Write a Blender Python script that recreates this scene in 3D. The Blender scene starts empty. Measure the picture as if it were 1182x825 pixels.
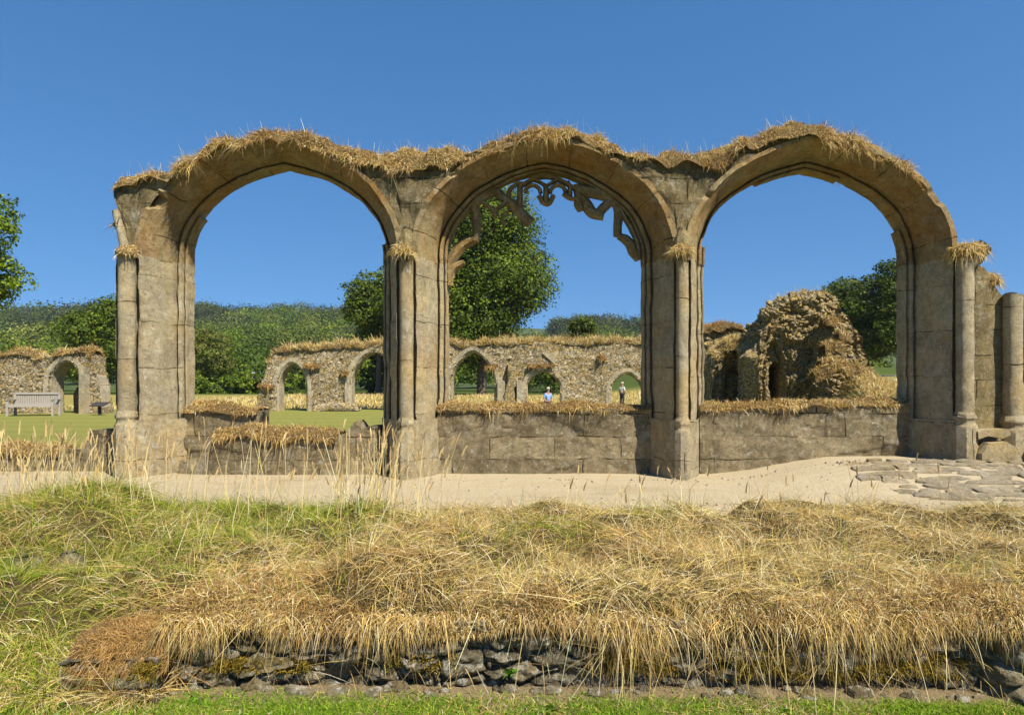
import bpy, math, random
import numpy as np
from mathutils import Vector
R = np.random.default_rng(7)
random.seed(7)
S = bpy.context.scene
COL = S.collection
ZE = 1.75            # eye height above the front lawn
F = 788.0            # focal length in photo pixels (used only to turn measurements into metres)
Y0 = 9.7             # distance of the arcade's front plane
K = F / Y0
def W(px, py, Y): return ((px - 629) / F * Y, Y, ZE - (py - 440) / F * Y)
def U(px): return (px - 629) / K
def Zf(py): return ZE - (py - 440) / K
def nrm(a): return a / np.maximum(np.linalg.norm(a, axis=-1, keepdims=True), 1e-9)
def sst(a, b, x):
    t = np.clip((np.asarray(x, float) - a) / (b - a), 0, 1)
    return t * t * (3 - 2 * t)
# ------------------------------------------------------------------ noise
def _h(ix, iy, iz, s):
    n = (ix.astype(np.int64) * 374761393 + iy.astype(np.int64) * 668265263 + iz.astype(np.int64) * 2147483647 + s * 974634777) & 0xffffffff
    n = ((n ^ (n >> 13)) * 1274126177) & 0xffffffff
    n = ((n ^ (n >> 16)) * 2246822519) & 0xffffffff
    return ((n ^ (n >> 15)) & 0xffffff) / float(0xffffff)
def vnoise(P, s=0):
    P = np.asarray(P, float); i = np.floor(P); f = P - i; f = f * f * (3 - 2 * f)
    x, y, z = i[:, 0], i[:, 1], i[:, 2]; r = 0
    for dx in (0, 1):
        for dy in (0, 1):
            for dz in (0, 1):
                w = (f[:, 0] if dx else 1 - f[:, 0]) * (f[:, 1] if dy else 1 - f[:, 1]) * (f[:, 2] if dz else 1 - f[:, 2])
                r = r + w * _h(x + dx, y + dy, z + dz, s)
    return r * 2 - 1
def fbm(P, sc=1.0, o=4, s=0):
    P = np.asarray(P, float) * sc; a = 1.0; r = 0; t = 0
    for k in range(o):
        r = r + a * vnoise(P, s + k); t += a; a *= .5; P = P * 2.03 + 11.3
    return r / t
def fb2(x, y, sc=1.0, o=3, s=0):
    x = np.asarray(x, float).ravel(); y = np.broadcast_to(np.asarray(y, float), x.shape).ravel()
    return fbm(np.stack([x, y, np.zeros_like(x)], 1), sc, o, s)
def worley(P, s=0):
    P = np.asarray(P, float); i = np.floor(P)
    f1 = np.full(len(P), 9.0); f2 = f1.copy(); idr = np.zeros(len(P))
    for dx in (-1, 0, 1):
        for dy in (-1, 0, 1):
            for dz in (-1, 0, 1):
                c = i + (dx, dy, dz)
                q = [c[:, k] + .1 + .8 * _h(c[:, 0], c[:, 1], c[:, 2], s + 17 * k + 1) for k in range(3)]
                d = np.sqrt((q[0] - P[:, 0]) ** 2 + (q[1] - P[:, 1]) ** 2 + (q[2] - P[:, 2]) ** 2)
                cid = _h(c[:, 0], c[:, 1], c[:, 2], s + 99)
                n = d < f1
                f2 = np.where(n, f1, np.minimum(f2, d)); idr = np.where(n, cid, idr); f1 = np.where(n, d, f1)
    return f1, f2, idr
# ------------------------------------------------------------------ mesh helpers
def mk(name, V, Fq, mat, parent=None, smooth=True, col=None, uv=None, local=False):
    V = np.asarray(V, float).reshape(-1, 3)
    if parent is not None and not local: V = V - np.array(parent.location)
    me = bpy.data.meshes.new(name)
    if isinstance(Fq, np.ndarray):
        n, k = Fq.shape
        me.vertices.add(len(V)); me.vertices.foreach_set('co', V.astype(np.float32).ravel())
        me.loops.add(n * k); me.loops.foreach_set('vertex_index', Fq.astype(np.int32).ravel())
        me.polygons.add(n); me.polygons.foreach_set('loop_start', np.arange(0, n * k, k, dtype=np.int32))
    else:
        me.from_pydata([tuple(v) for v in V], [], [tuple(int(i) for i in f) for f in Fq])
    me.update(calc_edges=True)
    if smooth: me.polygons.foreach_set('use_smooth', np.ones(len(me.polygons), dtype=bool))
    if col is not None:
        a = me.color_attributes.new('col', 'FLOAT_COLOR', 'POINT')
        c = np.ones((len(V), 4), np.float32); c[:, :3] = col
        a.data.foreach_set('color', c.ravel())
    if uv is not None:
        l = me.uv_layers.new(name='UVMap'); vi = np.zeros(len(me.loops), dtype=np.int32)
        me.loops.foreach_get('vertex_index', vi)
        l.data.foreach_set('uv', np.asarray(uv, np.float32)[vi].ravel())
    me.validate(); me.update()
    if mat: me.materials.append(mat)
    o = bpy.data.objects.new(name, me); COL.objects.link(o)
    if parent is not None: o.parent = parent
    return o
def empty(name, loc, label=None, cat=None, group=None, rz=0):
    o = bpy.data.objects.new(name, None); COL.objects.link(o); o.location = loc; o.rotation_euler = (0, 0, rz)
    o.empty_display_size = .2
    return tag(o, label, cat, group)
def tag(o, label=None, cat=None, group=None, kind=None):
    if label: o['label'] = label
    if cat: o['category'] = cat
    if group: o['group'] = group
    if kind: o['kind'] = kind
    return o
class MB:
    def __init__(s): s.V = []; s.F = []; s.C = []; s.UV = []; s.n = 0
    def add(s, V, Fc, c=None, uv=None):
        V = np.asarray(V, float).reshape(-1, 3)
        s.V.append(V); s.F += [tuple(int(i) + s.n for i in f) for f in Fc]; s.n += len(V)
        s.UV.append(np.asarray(uv, float) if uv is not None else V[:, [0, 2]])
        return s
    def grid(s, P, closeu=False, closev=False, uv=None):
        a, b = P.shape[:2]; f = []
        for i in range(a if closeu else a - 1):
            for j in range(b if closev else b - 1):
                i2, j2 = (i + 1) % a, (j + 1) % b
                f.append((i * b + j, i2 * b + j, i2 * b + j2, i * b + j2))
        return s.add(P.reshape(-1, 3), f, uv=None if uv is None else uv.reshape(-1, 2))
    def box(s, x0, x1, y0, y1, z0, z1):
        v = [(x, y, z) for x in (x0, x1) for y in (y0, y1) for z in (z0, z1)]
        return s.add(v, [(0, 1, 3, 2), (4, 6, 7, 5), (0, 4, 5, 1), (2, 3, 7, 6), (0, 2, 6, 4), (1, 5, 7, 3)])
    def tube(s, pts, rad, n=8, cap=True):
        pts = np.asarray(pts, float); m = len(pts); rad = np.broadcast_to(np.asarray(rad, float), (m,))
        T = nrm(np.gradient(pts, axis=0)); up = np.array([0, 0, 1.0]) if abs(T[0][2]) < .9 else np.array([1.0, 0, 0])
        P = np.zeros((m, n, 3))
        for i in range(m):
            a = nrm(np.cross(up, T[i])); b = np.cross(T[i], a)
            for j in range(n):
                t = 2 * math.pi * j / n
                P[i, j] = pts[i] + rad[i] * (math.cos(t) * a + math.sin(t) * b)
        base = s.n; s.grid(P, closev=True)
        if cap:
            s.F.append(tuple(base + j for j in range(n))[::-1]); s.F.append(tuple(base + (m - 1) * n + j for j in range(n)))
        return s
    def prism(s, poly, y0, y1, bev=0.0):
        # outline in (x, z), extruded from y0 (front) to y1, optional front chamfer
        p = np.asarray(poly, float); n = len(p); c = p.mean(0)
        rings = [(1 - bev, y0), (1, y0 + .05 * (bev > 0)), (1, y1)] if bev else [(1, y0), (1, y1)]
        V = []
        for k, y in rings:
            for q in p: V.append(((q - c) * k + c)[0:1].tolist() + [y] + ((q - c) * k + c)[1:2].tolist())
        f = []
        for r in range(len(rings) - 1):
            for i in range(n):
                j = (i + 1) % n; f.append((r * n + i, r * n + j, r * n + n + j, r * n + n + i))
        f.append(tuple(range(n))[::-1]); f.append(tuple((len(rings) - 1) * n + i for i in range(n)))
        return s.add(V, f)
    def build(s, name, mat, parent=None, smooth=False, disp=0.0, dsc=3.0, local=False, seed=0):
        V = np.concatenate(s.V)
        if disp:
            V0 = np.concatenate(s.V)
            for k in range(3): V[:, k] = V[:, k] + disp * fbm(V0, dsc, 4, seed + 31 * k) + disp * .45 * np.clip(fbm(V0, dsc * 3.3, 3, seed + 7 + 31 * k) - .15, 0, 1)
        return mk(name, V, s.F, mat, parent, smooth, uv=np.concatenate(s.UV), local=local)
# ------------------------------------------------------------------ materials
ALB = .70            # measured colours are scaled to plausible albedos for the exposure used
class N:
    def __init__(s, name):
        s.m = bpy.data.materials.new(name); s.m.use_nodes = True; s.t = s.m.node_tree; s.t.nodes.clear()
        s.out = s.n('ShaderNodeOutputMaterial')
    def n(s, ty, **kw):
        x = s.t.nodes.new(ty)
        for k, v in kw.items():
            if k in x.inputs: x.inputs[k].default_value = v
            else: setattr(x, k, v)
        return x
    def l(s, a, b): s.t.links.new(a, b)
    def noise(s, vec, scale, detail=6, rough=.6, dist=0):
        x = s.n('ShaderNodeTexNoise'); x.inputs['Scale'].default_value = scale; x.inputs['Detail'].default_value = detail
        x.inputs['Roughness'].default_value = rough; x.inputs['Distortion'].default_value = dist; s.l(vec, x.inputs['Vector']); return x.outputs['Fac']
    def ramp(s, fac, p0, p1, c0=(0, 0, 0, 1), c1=(1, 1, 1, 1)):
        x = s.n('ShaderNodeValToRGB'); e = x.color_ramp.elements
        e[0].position = p0; e[1].position = p1; e[0].color = c0; e[1].color = c1; s.l(fac, x.inputs[0]); return x.outputs[0]
    def mix(s, fac, a, b, bt='MIX'):
        x = s.n('ShaderNodeMix', data_type='RGBA', blend_type=bt)
        for sock, v in ((x.inputs[0], fac), (x.inputs[6], a), (x.inputs[7], b)):
            if hasattr(v, 'links'): s.l(v, sock)
            elif isinstance(v, (int, float)): sock.default_value = v
            else: sock.default_value = (*v, 1) if len(v) == 3 else v
        return x.outputs[2]
    def math(s, op, a, b=0.0):
        x = s.n('ShaderNodeMath', operation=op)
        for sock, v in ((x.inputs[0], a), (x.inputs[1], b)):
            if hasattr(v, 'links'): s.l(v, sock)
            else: sock.default_value = v
        return x.outputs[0]
    def mapping(s, vec, scale):
        x = s.n('ShaderNodeMapping'); x.inputs['Scale'].default_value = scale; s.l(vec, x.inputs[0]); return x.outputs[0]
    def coord(s, k='Object'): return s.n('ShaderNodeTexCoord').outputs[k]
    def pos(s): return s.n('ShaderNodeNewGeometry').outputs['Position']
    def bump(s, h, strength, dist, prev=None):
        x = s.n('ShaderNodeBump'); x.inputs['Strength'].default_value = strength; x.inputs['Distance'].default_value = dist
        s.l(h, x.inputs['Height'])
        if prev: s.l(prev, x.inputs['Normal'])
        return x.outputs[0]
    def finish(s, color, rough=.9, normal=None, spec=.2, sat=1.06):
        b = s.n('ShaderNodeBsdfPrincipled'); b.inputs['Roughness'].default_value = rough; b.inputs['Specular IOR Level'].default_value = spec
        hs = s.n('ShaderNodeHueSaturation'); hs.inputs['Saturation'].default_value = sat; hs.inputs['Value'].default_value = ALB; s.l(hs.outputs[0], b.inputs['Base Color'])
        if hasattr(color, 'links'): s.l(color, hs.inputs['Color'])
        else: hs.inputs['Color'].default_value = (*color, 1)
        if normal: s.l(normal, b.inputs['Normal'])
        s.l(b.outputs[0], s.out.inputs[0]); return s.m
def stone(name, base=(.44, .36, .24), dark=(.12, .10, .07), gold=(.36, .23, .06), stain=(.46, .68), goldr=(.6, .78), lich=(.58, .66),
          row=.62, width=1.0, offset=0.0, mortar=.007, joints=True, bumpd=.022, blockvar=.16):
    m = N(name); p = m.pos()
    c = m.mix(m.ramp(m.noise(p, 2.2, 9, .72), .38, .62), base, (base[0] * .60, base[1] * .60, base[2] * .64))
    c = m.mix(m.math('MULTIPLY', m.ramp(m.noise(p, .8, 6, .65, .5), .50, .66), .6), c, (base[0] * 1.12, base[1] * .92, base[2] * .62))
    c = m.mix(m.math('MULTIPLY', m.ramp(m.noise(p, .9, 5, .6, .6), *goldr), .75), c, gold)
    if joints:
        uv = m.n('ShaderNodeUVMap').outputs[0]
        wob = m.n('ShaderNodeVectorMath', operation='SCALE'); 
        nz = m.n('ShaderNodeTexNoise'); nz.inputs['Scale'].default_value = 3; m.l(p, nz.inputs['Vector']); m.l(nz.outputs['Color'], wob.inputs[0]); wob.inputs['Scale'].default_value = .07
        ad = m.n('ShaderNodeVectorMath', operation='ADD'); m.l(uv, ad.inputs[0]); m.l(wob.outputs[0], ad.inputs[1])
        b = m.n('ShaderNodeTexBrick', offset=offset, squash=1.0)
        b.inputs['Color1'].default_value = (0, 0, 0, 1); b.inputs['Color2'].default_value = (1, 1, 1, 1); b.inputs['Mortar'].default_value = (.5, .5, .5, 1)
        b.inputs['Scale'].default_value = 1; b.inputs['Mortar Size'].default_value = mortar; b.inputs['Mortar Smooth'].default_value = .3
        b.inputs['Brick Width'].default_value = width; b.inputs['Row Height'].default_value = row
        m.l(ad.outputs[0], b.inputs['Vector'])
        c = m.mix(blockvar, c, m.mix(b.outputs['Color'], tuple(x * .45 for x in base), tuple(min(1, x * 1.3) for x in base)))
        jf = b.outputs['Fac']
    st = m.ramp(m.noise(m.mapping(p, (1.6, 1.6, .55)), 1.5, 9, .72, .4), *stain)
    c = m.mix(m.math('MULTIPLY', st, .85), c, dark)
    c = m.mix(m.math('MULTIPLY', m.ramp(m.noise(m.mapping(p, (3, 3, .35)), 2.3, 7, .7, .2), .5, .72), .5), c, tuple(x * .5 for x in base))
    c = m.mix(m.ramp(m.noise(p, 6, 9, .85), .36, .64), m.mix(.38, c, (.02, .015, .01)), m.mix(.30, c, (.88, .77, .55)))
    sp = m.ramp(m.noise(p, 21, 6, .8), .53, .64); c = m.mix(m.math('MULTIPLY', sp, .62), c, tuple(x * .26 for x in base))
    c = m.mix(m.math('MULTIPLY', m.ramp(m.noise(p, 4.5, 8, .75, .3), .54, .66), .42), c, (.90, .85, .71))
    li = m.ramp(m.noise(p, 17, 6, .7), *lich); c = m.mix(m.math('MULTIPLY', li, .75), c, (.86, .82, .70))
    if joints: c = m.mix(m.math('MULTIPLY', jf, m.ramp(m.noise(p, 3.5, 4), .42, .6)), c, (.07, .055, .03))
    v = m.n('ShaderNodeTexVoronoi', feature='F1'); v.inputs['Scale'].default_value = 9; m.l(m.mapping(p, (1, 1, 1.5)), v.inputs['Vector'])
    pit = m.math('MULTIPLY', m.ramp(v.outputs['Distance'], .05, .28), m.ramp(m.noise(p, 3, 3), .62, .45))
    c = m.mix(m.math('MULTIPLY', m.math('SUBTRACT', 1, m.ramp(v.outputs['Distance'], .10, .24)), m.math('MULTIPLY', m.ramp(m.noise(p, 2.5, 5), .54, .62), .7)), c, tuple(x * .16 for x in base))
    h = m.math('ADD', m.noise(p, 11, 10, .78), m.math('MULTIPLY', pit, .5))
    if joints: h = m.math('SUBTRACT', h, m.math('MULTIPLY', jf, .9))
    nb = m.bump(h, 1.0, bumpd * 3.2)
    nb = m.bump(m.noise(p, 38, 6, .85), 1.0, .026, nb)
    return m.finish(c, .92, nb, .15, 1.2)
def rubble_mat(name, a=(.40, .33, .23), b=(.17, .14, .10), c2=(.46, .34, .16), gap=(.09, .07, .045), sc=5.0, flat=1.6, moss=None):
    m = N(name); p = m.pos()
    q = m.n('ShaderNodeVectorMath', operation='ADD'); nz = m.n('ShaderNodeTexNoise'); nz.inputs['Scale'].default_value = 4; m.l(p, nz.inputs['Vector'])
    wob = m.n('ShaderNodeVectorMath', operation='SCALE'); m.l(nz.outputs['Color'], wob.inputs[0]); wob.inputs['Scale'].default_value = .16
    m.l(p, q.inputs[0]); m.l(wob.outputs[0], q.inputs[1]); mp = m.mapping(q.outputs[0], (1, 1, flat))
    v = m.n('ShaderNodeTexVoronoi', feature='F1'); v.inputs['Scale'].default_value = sc; m.l(mp, v.inputs['Vector'])
    e = m.n('ShaderNodeTexVoronoi', feature='DISTANCE_TO_EDGE'); e.inputs['Scale'].default_value = sc; m.l(mp, e.inputs['Vector'])
    sep = m.n('ShaderNodeSeparateColor'); m.l(v.outputs['Color'], sep.inputs[0])
    c = m.mix(sep.outputs[0], a, b); c = m.mix(m.ramp(sep.outputs[1], .62, .8), c, c2)
    c = m.mix(m.math('MULTIPLY', m.ramp(m.noise(p, 1.1, 4), .5, .7), .6), c, tuple(x * .7 for x in c2))
    c = m.mix(m.math('MULTIPLY', m.ramp(m.noise(p, 22, 5, .7), .52, .7), .5), c, tuple(x * .4 for x in b))
    c = m.mix(m.math('MULTIPLY', m.ramp(m.noise(p, 9, 5, .7), .6, .7), .6), c, (.52, .49, .42))
    eg = m.ramp(e.outputs['Distance'], .0, .10); c = m.mix(eg, gap, c)
    if moss: c = m.mix(m.ramp(m.noise(p, 2.6, 4, .6), .5, .58), c, moss)
    nb = m.bump(m.math('ADD', eg, m.noise(p, 30, 6, .7)), 1.0, .05)
    return m.finish(c, .95, nb, .1)
def attr_mat(name, trans=.3, rough=.8, spec=.15, sat=1.1, val=.76):
    m = N(name); a = m.n('ShaderNodeAttribute', attribute_name='col')
    d = m.n('ShaderNodeBsdfPrincipled'); d.inputs['Roughness'].default_value = rough; d.inputs['Specular IOR Level'].default_value = spec
    t = m.n('ShaderNodeBsdfTranslucent'); x = m.n('ShaderNodeMixShader'); x.inputs[0].default_value = trans
    hs = m.n('ShaderNodeHueSaturation'); hs.inputs['Saturation'].default_value = sat; hs.inputs['Value'].default_value = val; m.l(a.outputs['Color'], hs.inputs['Color'])
    m.l(hs.outputs[0], d.inputs['Base Color']); m.l(hs.outputs[0], t.inputs['Color'])
    m.l(d.outputs[0], x.inputs[1]); m.l(t.outputs[0], x.inputs[2]); m.l(x.outputs[0], m.out.inputs[0]); return m.m
def plain(name, col, var=.3, sc=12, rough=.8, bd=.004):
    m = N(name); p = m.coord(); c = m.mix(m.noise(p, sc, 6), tuple(x * (1 - var) for x in col), tuple(min(1, x * (1 + var)) for x in col))
    return m.finish(c, rough, m.bump(m.noise(p, sc * 3, 5), .5, bd), .25)
M = {}
M['jamb'] = stone('pier_limestone', base=(.95, .80, .54), dark=(.17, .135, .08), stain=(.55, .80), row=.66, goldr=(.55, .8))
M['arch'] = stone('arch_limestone', base=(.82, .65, .37), gold=(.66, .28, .06), stain=(.52, .74), row=.55, goldr=(.42, .66), lich=(.68, .76), blockvar=.10)
M['ashlar'] = stone('weathered_ashlar', base=(.60, .475, .25), dark=(.15, .12, .065), stain=(.42, .68), goldr=(.58, .75), row=.36, width=.95, offset=.5, mortar=.010, bumpd=.07, blockvar=.45, lich=(.58, .68))
M['sill'] = stone('sill_wall_ashlar', base=(.70, .57, .36), dark=(.13, .10, .05), stain=(.45, .72), goldr=(.6, .8), row=.34, width=.98, offset=.43, mortar=.011, bumpd=.06, blockvar=.6)
M['tracery'] = stone('tracery_stone', base=(.66, .50, .28), gold=(.60, .34, .08), stain=(.5, .72), goldr=(.42, .66), joints=False)
M['rubble'] = rubble_mat('rubble_stone', a=(.74, .63, .44), b=(.36, .29, .18), c2=(.58, .42, .18), gap=(.13, .10, .06), sc=7.0, flat=1.8)
M['rubble2'] = rubble_mat('lichened_rubble', a=(.60, .48, .28), b=(.30, .235, .14), c2=(.62, .45, .17), sc=8.5, flat=2.0)
M['lowwall'] = stone('mossy_wall_stone', base=(.48, .41, .28), dark=(.085, .07, .04), gold=(.30, .21, .04), stain=(.40, .62), goldr=(.55, .68), joints=False, bumpd=.03, lich=(.52, .64))
M['dress'] = stone('dressed_limestone', base=(.72, .63, .45), stain=(.5, .78), joints=False, goldr=(.6, .8))
M['grass'] = attr_mat('dry_grass', .3, sat=1.09, val=.89)
M['leaf'] = attr_mat('foliage', .28, .6, .25, val=.66)
M['bark'] = plain('bark', (.13, .10, .07), .5, 6, .9, .03)
M['oak'] = plain('silvered_oak', (.40, .36, .31), .2, 8)
M['darkwood'] = plain('dark_panel', (.05, .045, .04), .3, 8)
M['whitepaint'] = plain('white_paint', (.75, .75, .72), .08, 8)
# ------------------------------------------------------------------ grass blades
class GM:
    def __init__(s): s.V = []; s.F = []; s.C = []; s.n = 0
    def raw(s, V, Fq, C):
        s.V.append(np.asarray(V, np.float32)); s.F.append(np.asarray(Fq, np.int32) + s.n); s.C.append(np.broadcast_to(np.asarray(C, np.float32), (len(V), 3))); s.n += len(V)
    def blades(s, P, D, L, Wd, droop, C, seg=3, curl=.25, tip=.12):
        n = len(P); D = nrm(D); L = np.broadcast_to(L, (n,)); Wd = np.broadcast_to(Wd, (n,)); droop = np.broadcast_to(droop, (n,))
        side = nrm(np.cross(D, R.normal(size=(n, 3)))); bend = np.cross(D, side) * (R.normal(size=(n, 1)) * curl)
        t = np.linspace(0, 1, seg + 1); V = np.zeros((n, seg + 1, 2, 3))
        for k, tt in enumerate(t):
            c = P + D * (L * tt)[:, None] + bend * (L * tt * tt)[:, None]
            c[:, 2] -= droop * L * tt * tt
            w = Wd * ((1 - tt ** 1.6) * (1 - tip) + tip) * .5
            V[:, k, 0] = c - side * w[:, None]; V[:, k, 1] = c + side * w[:, None]
        b = np.arange(n)[:, None] * (2 * (seg + 1)) + np.arange(seg)[None] * 2
        Fq = np.stack([b, b + 1, b + 3, b + 2], -1).reshape(-1, 4)
        s.raw(V.reshape(-1, 3), Fq, np.repeat(C, 2 * (seg + 1), 0))
    def build(s, name, mat, parent=None):
        return mk(name, np.concatenate(s.V), np.concatenate(s.F), mat, parent, False, np.concatenate(s.C))
STRAW = np.array([[.72, .55, .26], [.84, .70, .42], [.62, .46, .18], [.68, .51, .20], [.48, .34, .14], [.70, .60, .42], [.40, .29, .14], [.56, .46, .17]])
BROWN = np.array([[.42, .26, .10], [.50, .33, .14], [.34, .20, .08], [.54, .37, .18]])
GREEN = np.array([[.19, .25, .035], [.27, .32, .05], [.13, .19, .025], [.38, .38, .08]])
def pick(pal, n, var=.18): return np.clip(pal[R.integers(0, len(pal), n)] * (1 + R.normal(size=(n, 1)) * var), .01, .9)
def gridq(a, b, close=False):
    i, j = np.meshgrid(np.arange(a - 1), np.arange(b if close else b - 1), indexing='ij'); j2 = (j + 1) % b
    return np.stack([i * b + j, (i + 1) * b + j, (i + 1) * b + j2, i * b + j2], -1).reshape(-1, 4)
def scatter(V, Fq, n):
    V = np.asarray(V, float); a, b, c, d = (V[Fq[:, k]] for k in range(4))
    nn = np.cross(c - a, d - b); ar = np.linalg.norm(nn, axis=1); k = R.choice(len(Fq), n, p=ar / ar.sum())
    u, v = R.random((n, 1)), R.random((n, 1)); nn = nrm(nn)
    P = (a[k] * (1 - u) + b[k] * u) * (1 - v) + (d[k] * (1 - u) + c[k] * u) * v
    return P, nn[k]
def turf(g, pts, depth, front=.06, hang=.05, h=.1, n=2000, L=(.08, .2), wd=.006, pal=STRAW, rough=.04, back=.05, body=(.15, .105, .05), droop=.55, seed=0, up=.25, stems=0, seg=3, patch=1.0):
    """lumpy turf lying along pts (front edge of a wall top, camera side = -y) with blades on it"""
    pts = np.asarray(pts, float); seglen = np.linalg.norm(np.diff(pts, axis=0), axis=1); s = np.r_[0, np.cumsum(seglen)]
    m = max(8, int(s[-1] / .07)); q = np.linspace(0, s[-1], m); C = np.stack([np.interp(q, s, pts[:, k]) for k in range(3)], 1)
    k = 12; an = np.linspace(0, 1, k); V = np.zeros((m, k, 3))
    for j, t in enumerate(an):
        yy = -front + (depth + front + back) * t
        zz = h * (1 - abs(2 * t - 1) ** 3.0) - hang * (1 - sst(0, .12, t)) - hang * sst(.9, 1, t)
        V[:, j] = C + np.array([0, yy, zz])
    V = V.reshape(-1, 3); nz = fbm(V, 5.0, 3, seed) * rough; nz2 = fbm(V, 2.0, 2, seed + 5) * rough
    V[:, 2] += (nz + nz2) * 1.2; V[:, 1] -= nz * .8; Fq = gridq(m, k)
    g.raw(V, Fq, np.array(body))
    P, nn = scatter(V, Fq, int(n * 1.35)); pk = fbm(P, 2.3, 3, seed + 60); kk = R.random(len(P)) < np.clip(.85 + 1.5 * pk * patch, .3, 1); P, nn, pk = P[kk], nn[kk], pk[kk]; n = len(P)
    nn = np.where(nn[:, 2:3] < -.2, -nn, nn); lf = np.clip(.9 + 1.3 * fbm(P, 3.7, 2, seed + 61), .35, 1.7)
    D = nn * .7 + R.normal(size=(n, 3)) * .45 + np.array([0, -.12, up])
    cb = pick(pal, n); kb = R.random(n) < np.clip(.25 - 1.4 * pk, 0, .8); cb[kb] = pick(BROWN * .8, kb.sum())
    g.blades(P, D, R.uniform(L[0], L[1], n) * lf, wd * R.uniform(.7, 1.3, n), droop * R.uniform(.3, 1.6, n), cb, seg)
    if stems:
        P, nn = scatter(V, Fq, stems); D = R.normal(size=(stems, 3)) * .28 + np.array([-.12, 0, 1])
        g.blades(P, D, R.uniform(L[1] * .7, L[1] * 1.7, stems), wd * .5, .12, pick(STRAW * 1.05, stems), 3, .12, .5)
    return V, Fq
# ------------------------------------------------------------------ world, sun, camera
SUN_EL, SUN_AZ = math.radians(50), math.radians(42)     # sun is behind the camera, to its right
wd = bpy.data.worlds.new('World'); S.world = wd; wd.use_nodes = True; nt = wd.node_tree; nt.nodes.clear()
sky = nt.nodes.new('ShaderNodeTexSky'); sky.sky_type = 'NISHITA'; sky.sun_disc = False
sky.sun_elevation = SUN_EL; sky.sun_rotation = math.pi - SUN_AZ; sky.altitude = 100; sky.air_density = 1.0; sky.dust_density = 0; sky.ozone_density = 4.0
tcn = nt.nodes.new('ShaderNodeTexCoord'); va = nt.nodes.new('ShaderNodeVectorMath'); va.operation = 'ADD'; va.inputs[1].default_value = (0, 0, .21)
vn = nt.nodes.new('ShaderNodeVectorMath'); vn.operation = 'NORMALIZE'; nt.links.new(tcn.outputs['Generated'], va.inputs[0]); nt.links.new(va.outputs[0], vn.inputs[0]); nt.links.new(vn.outputs[0], sky.inputs[0])
gmn = nt.nodes.new('ShaderNodeGamma'); gmn.inputs[1].default_value = .85; hsn = nt.nodes.new('ShaderNodeHueSaturation'); hsn.inputs['Saturation'].default_value = 1.32
nt.links.new(sky.outputs[0], gmn.inputs[0]); nt.links.new(gmn.outputs[0], hsn.inputs['Color'])
bg = nt.nodes.new('ShaderNodeBackground'); bg.inputs[1].default_value = .105
wo = nt.nodes.new('ShaderNodeOutputWorld'); nt.links.new(hsn.outputs[0], bg.inputs[0]); nt.links.new(bg.outputs[0], wo.inputs[0])
ld = bpy.data.lights.new('sun', 'SUN'); ld.energy = 5.0; ld.angle = math.radians(.53); ld.color = (1, .93, .80)
lo = bpy.data.objects.new('sun', ld); COL.objects.link(lo); lo.location = (8, -8, 15)
sd = Vector((math.sin(SUN_AZ) * math.cos(SUN_EL), -math.cos(SUN_AZ) * math.cos(SUN_EL), math.sin(SUN_EL)))
lo.rotation_euler = sd.to_track_quat('Z', 'Y').to_euler()
cd = bpy.data.cameras.new('camera'); cam = bpy.data.objects.new('camera', cd); COL.objects.link(cam); S.camera = cam
cam.location = (0, 0, ZE); cam.rotation_euler = (math.pi / 2, 0, 0); cd.sensor_width = 36; cd.sensor_fit = 'HORIZONTAL'; cd.lens = 36 * F / 1182
cd.shift_x = -38 / 1182; cd.shift_y = 27.5 / 1182; cd.clip_start = .05; cd.clip_end = 3000
S.view_settings.view_transform = 'Standard'; S.view_settings.look = 'None'; S.view_settings.exposure = 1.0; S.view_settings.gamma = 1
S.render.engine = 'CYCLES'
S.cycles.max_bounces = 6; S.cycles.diffuse_bounces = 3; S.cycles.transmission_bounces = 3; S.cycles.transparent_max_bounces = 4

# ================================================================== GROUND
def zpath(x, y): return .37 + .26 * sst(2.4, 4.4, x) * sst(7.9, 9.5, y) + .03 * sst(-4.5, -6.5, x)
def zbank(x, y):
    x = np.asarray(x, float); y = np.asarray(y, float)
    full = .36 + .0 * x
    left = .36 * sst(3.72, 5.0, y) + .015
    z = np.where((x > -2.12) & (y > 3.99), full, left + (full - left) * sst(-2.5, -2.12, x) * sst(3.99, 4.25, y))
    z = z + .16 * np.exp(-((x + 4.5) / .9) ** 2 - ((y - 6.3) / .8) ** 2)
    z = z - .20 * np.exp(-((x + 3.85) / .28) ** 2 - ((y - 5.15) / .22) ** 2)
    edge = (7.35 + .18 * fb2(x.ravel(), 0, 1.3, 2, 77) - .15 * sst(-1.2, .3, x.ravel()) + .25 * sst(-2.0, -4.5, x.ravel()) + .10 * fb2(x.ravel(), y.ravel(), 3, 2, 78)).reshape(x.shape)
    hum = fb2(x.ravel(), y.ravel(), 1.1, 3, 3).reshape(x.shape) * .20 + fb2(x.ravel(), y.ravel(), 2.8, 2, 9).reshape(x.shape) * .13
    e = sst(7.7, 6.9, y) * sst(3.75, 4.3, y); z = z - .2 * sst(-.12, .22, y - edge)
    z = z + (hum + .04) * e
    z = z + .10 * np.exp(-((y - 4.35) / .4) ** 2) * (x > -2.2) + .10 * np.exp(-((x - 2.6) / 1.5) ** 2 - ((y - 6.4) / .7) ** 2)
    return z
def sheet(name, xs, ys, zf, mat, kind='structure', col=None):
    X, Y = np.meshgrid(xs, ys, indexing='ij'); Z = zf(X, Y)
    o = mk(name, np.stack([X, Y, Z], -1).reshape(-1, 3), gridq(len(xs), len(ys)), mat, None, True)
    tag(o, kind=kind); return o
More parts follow.
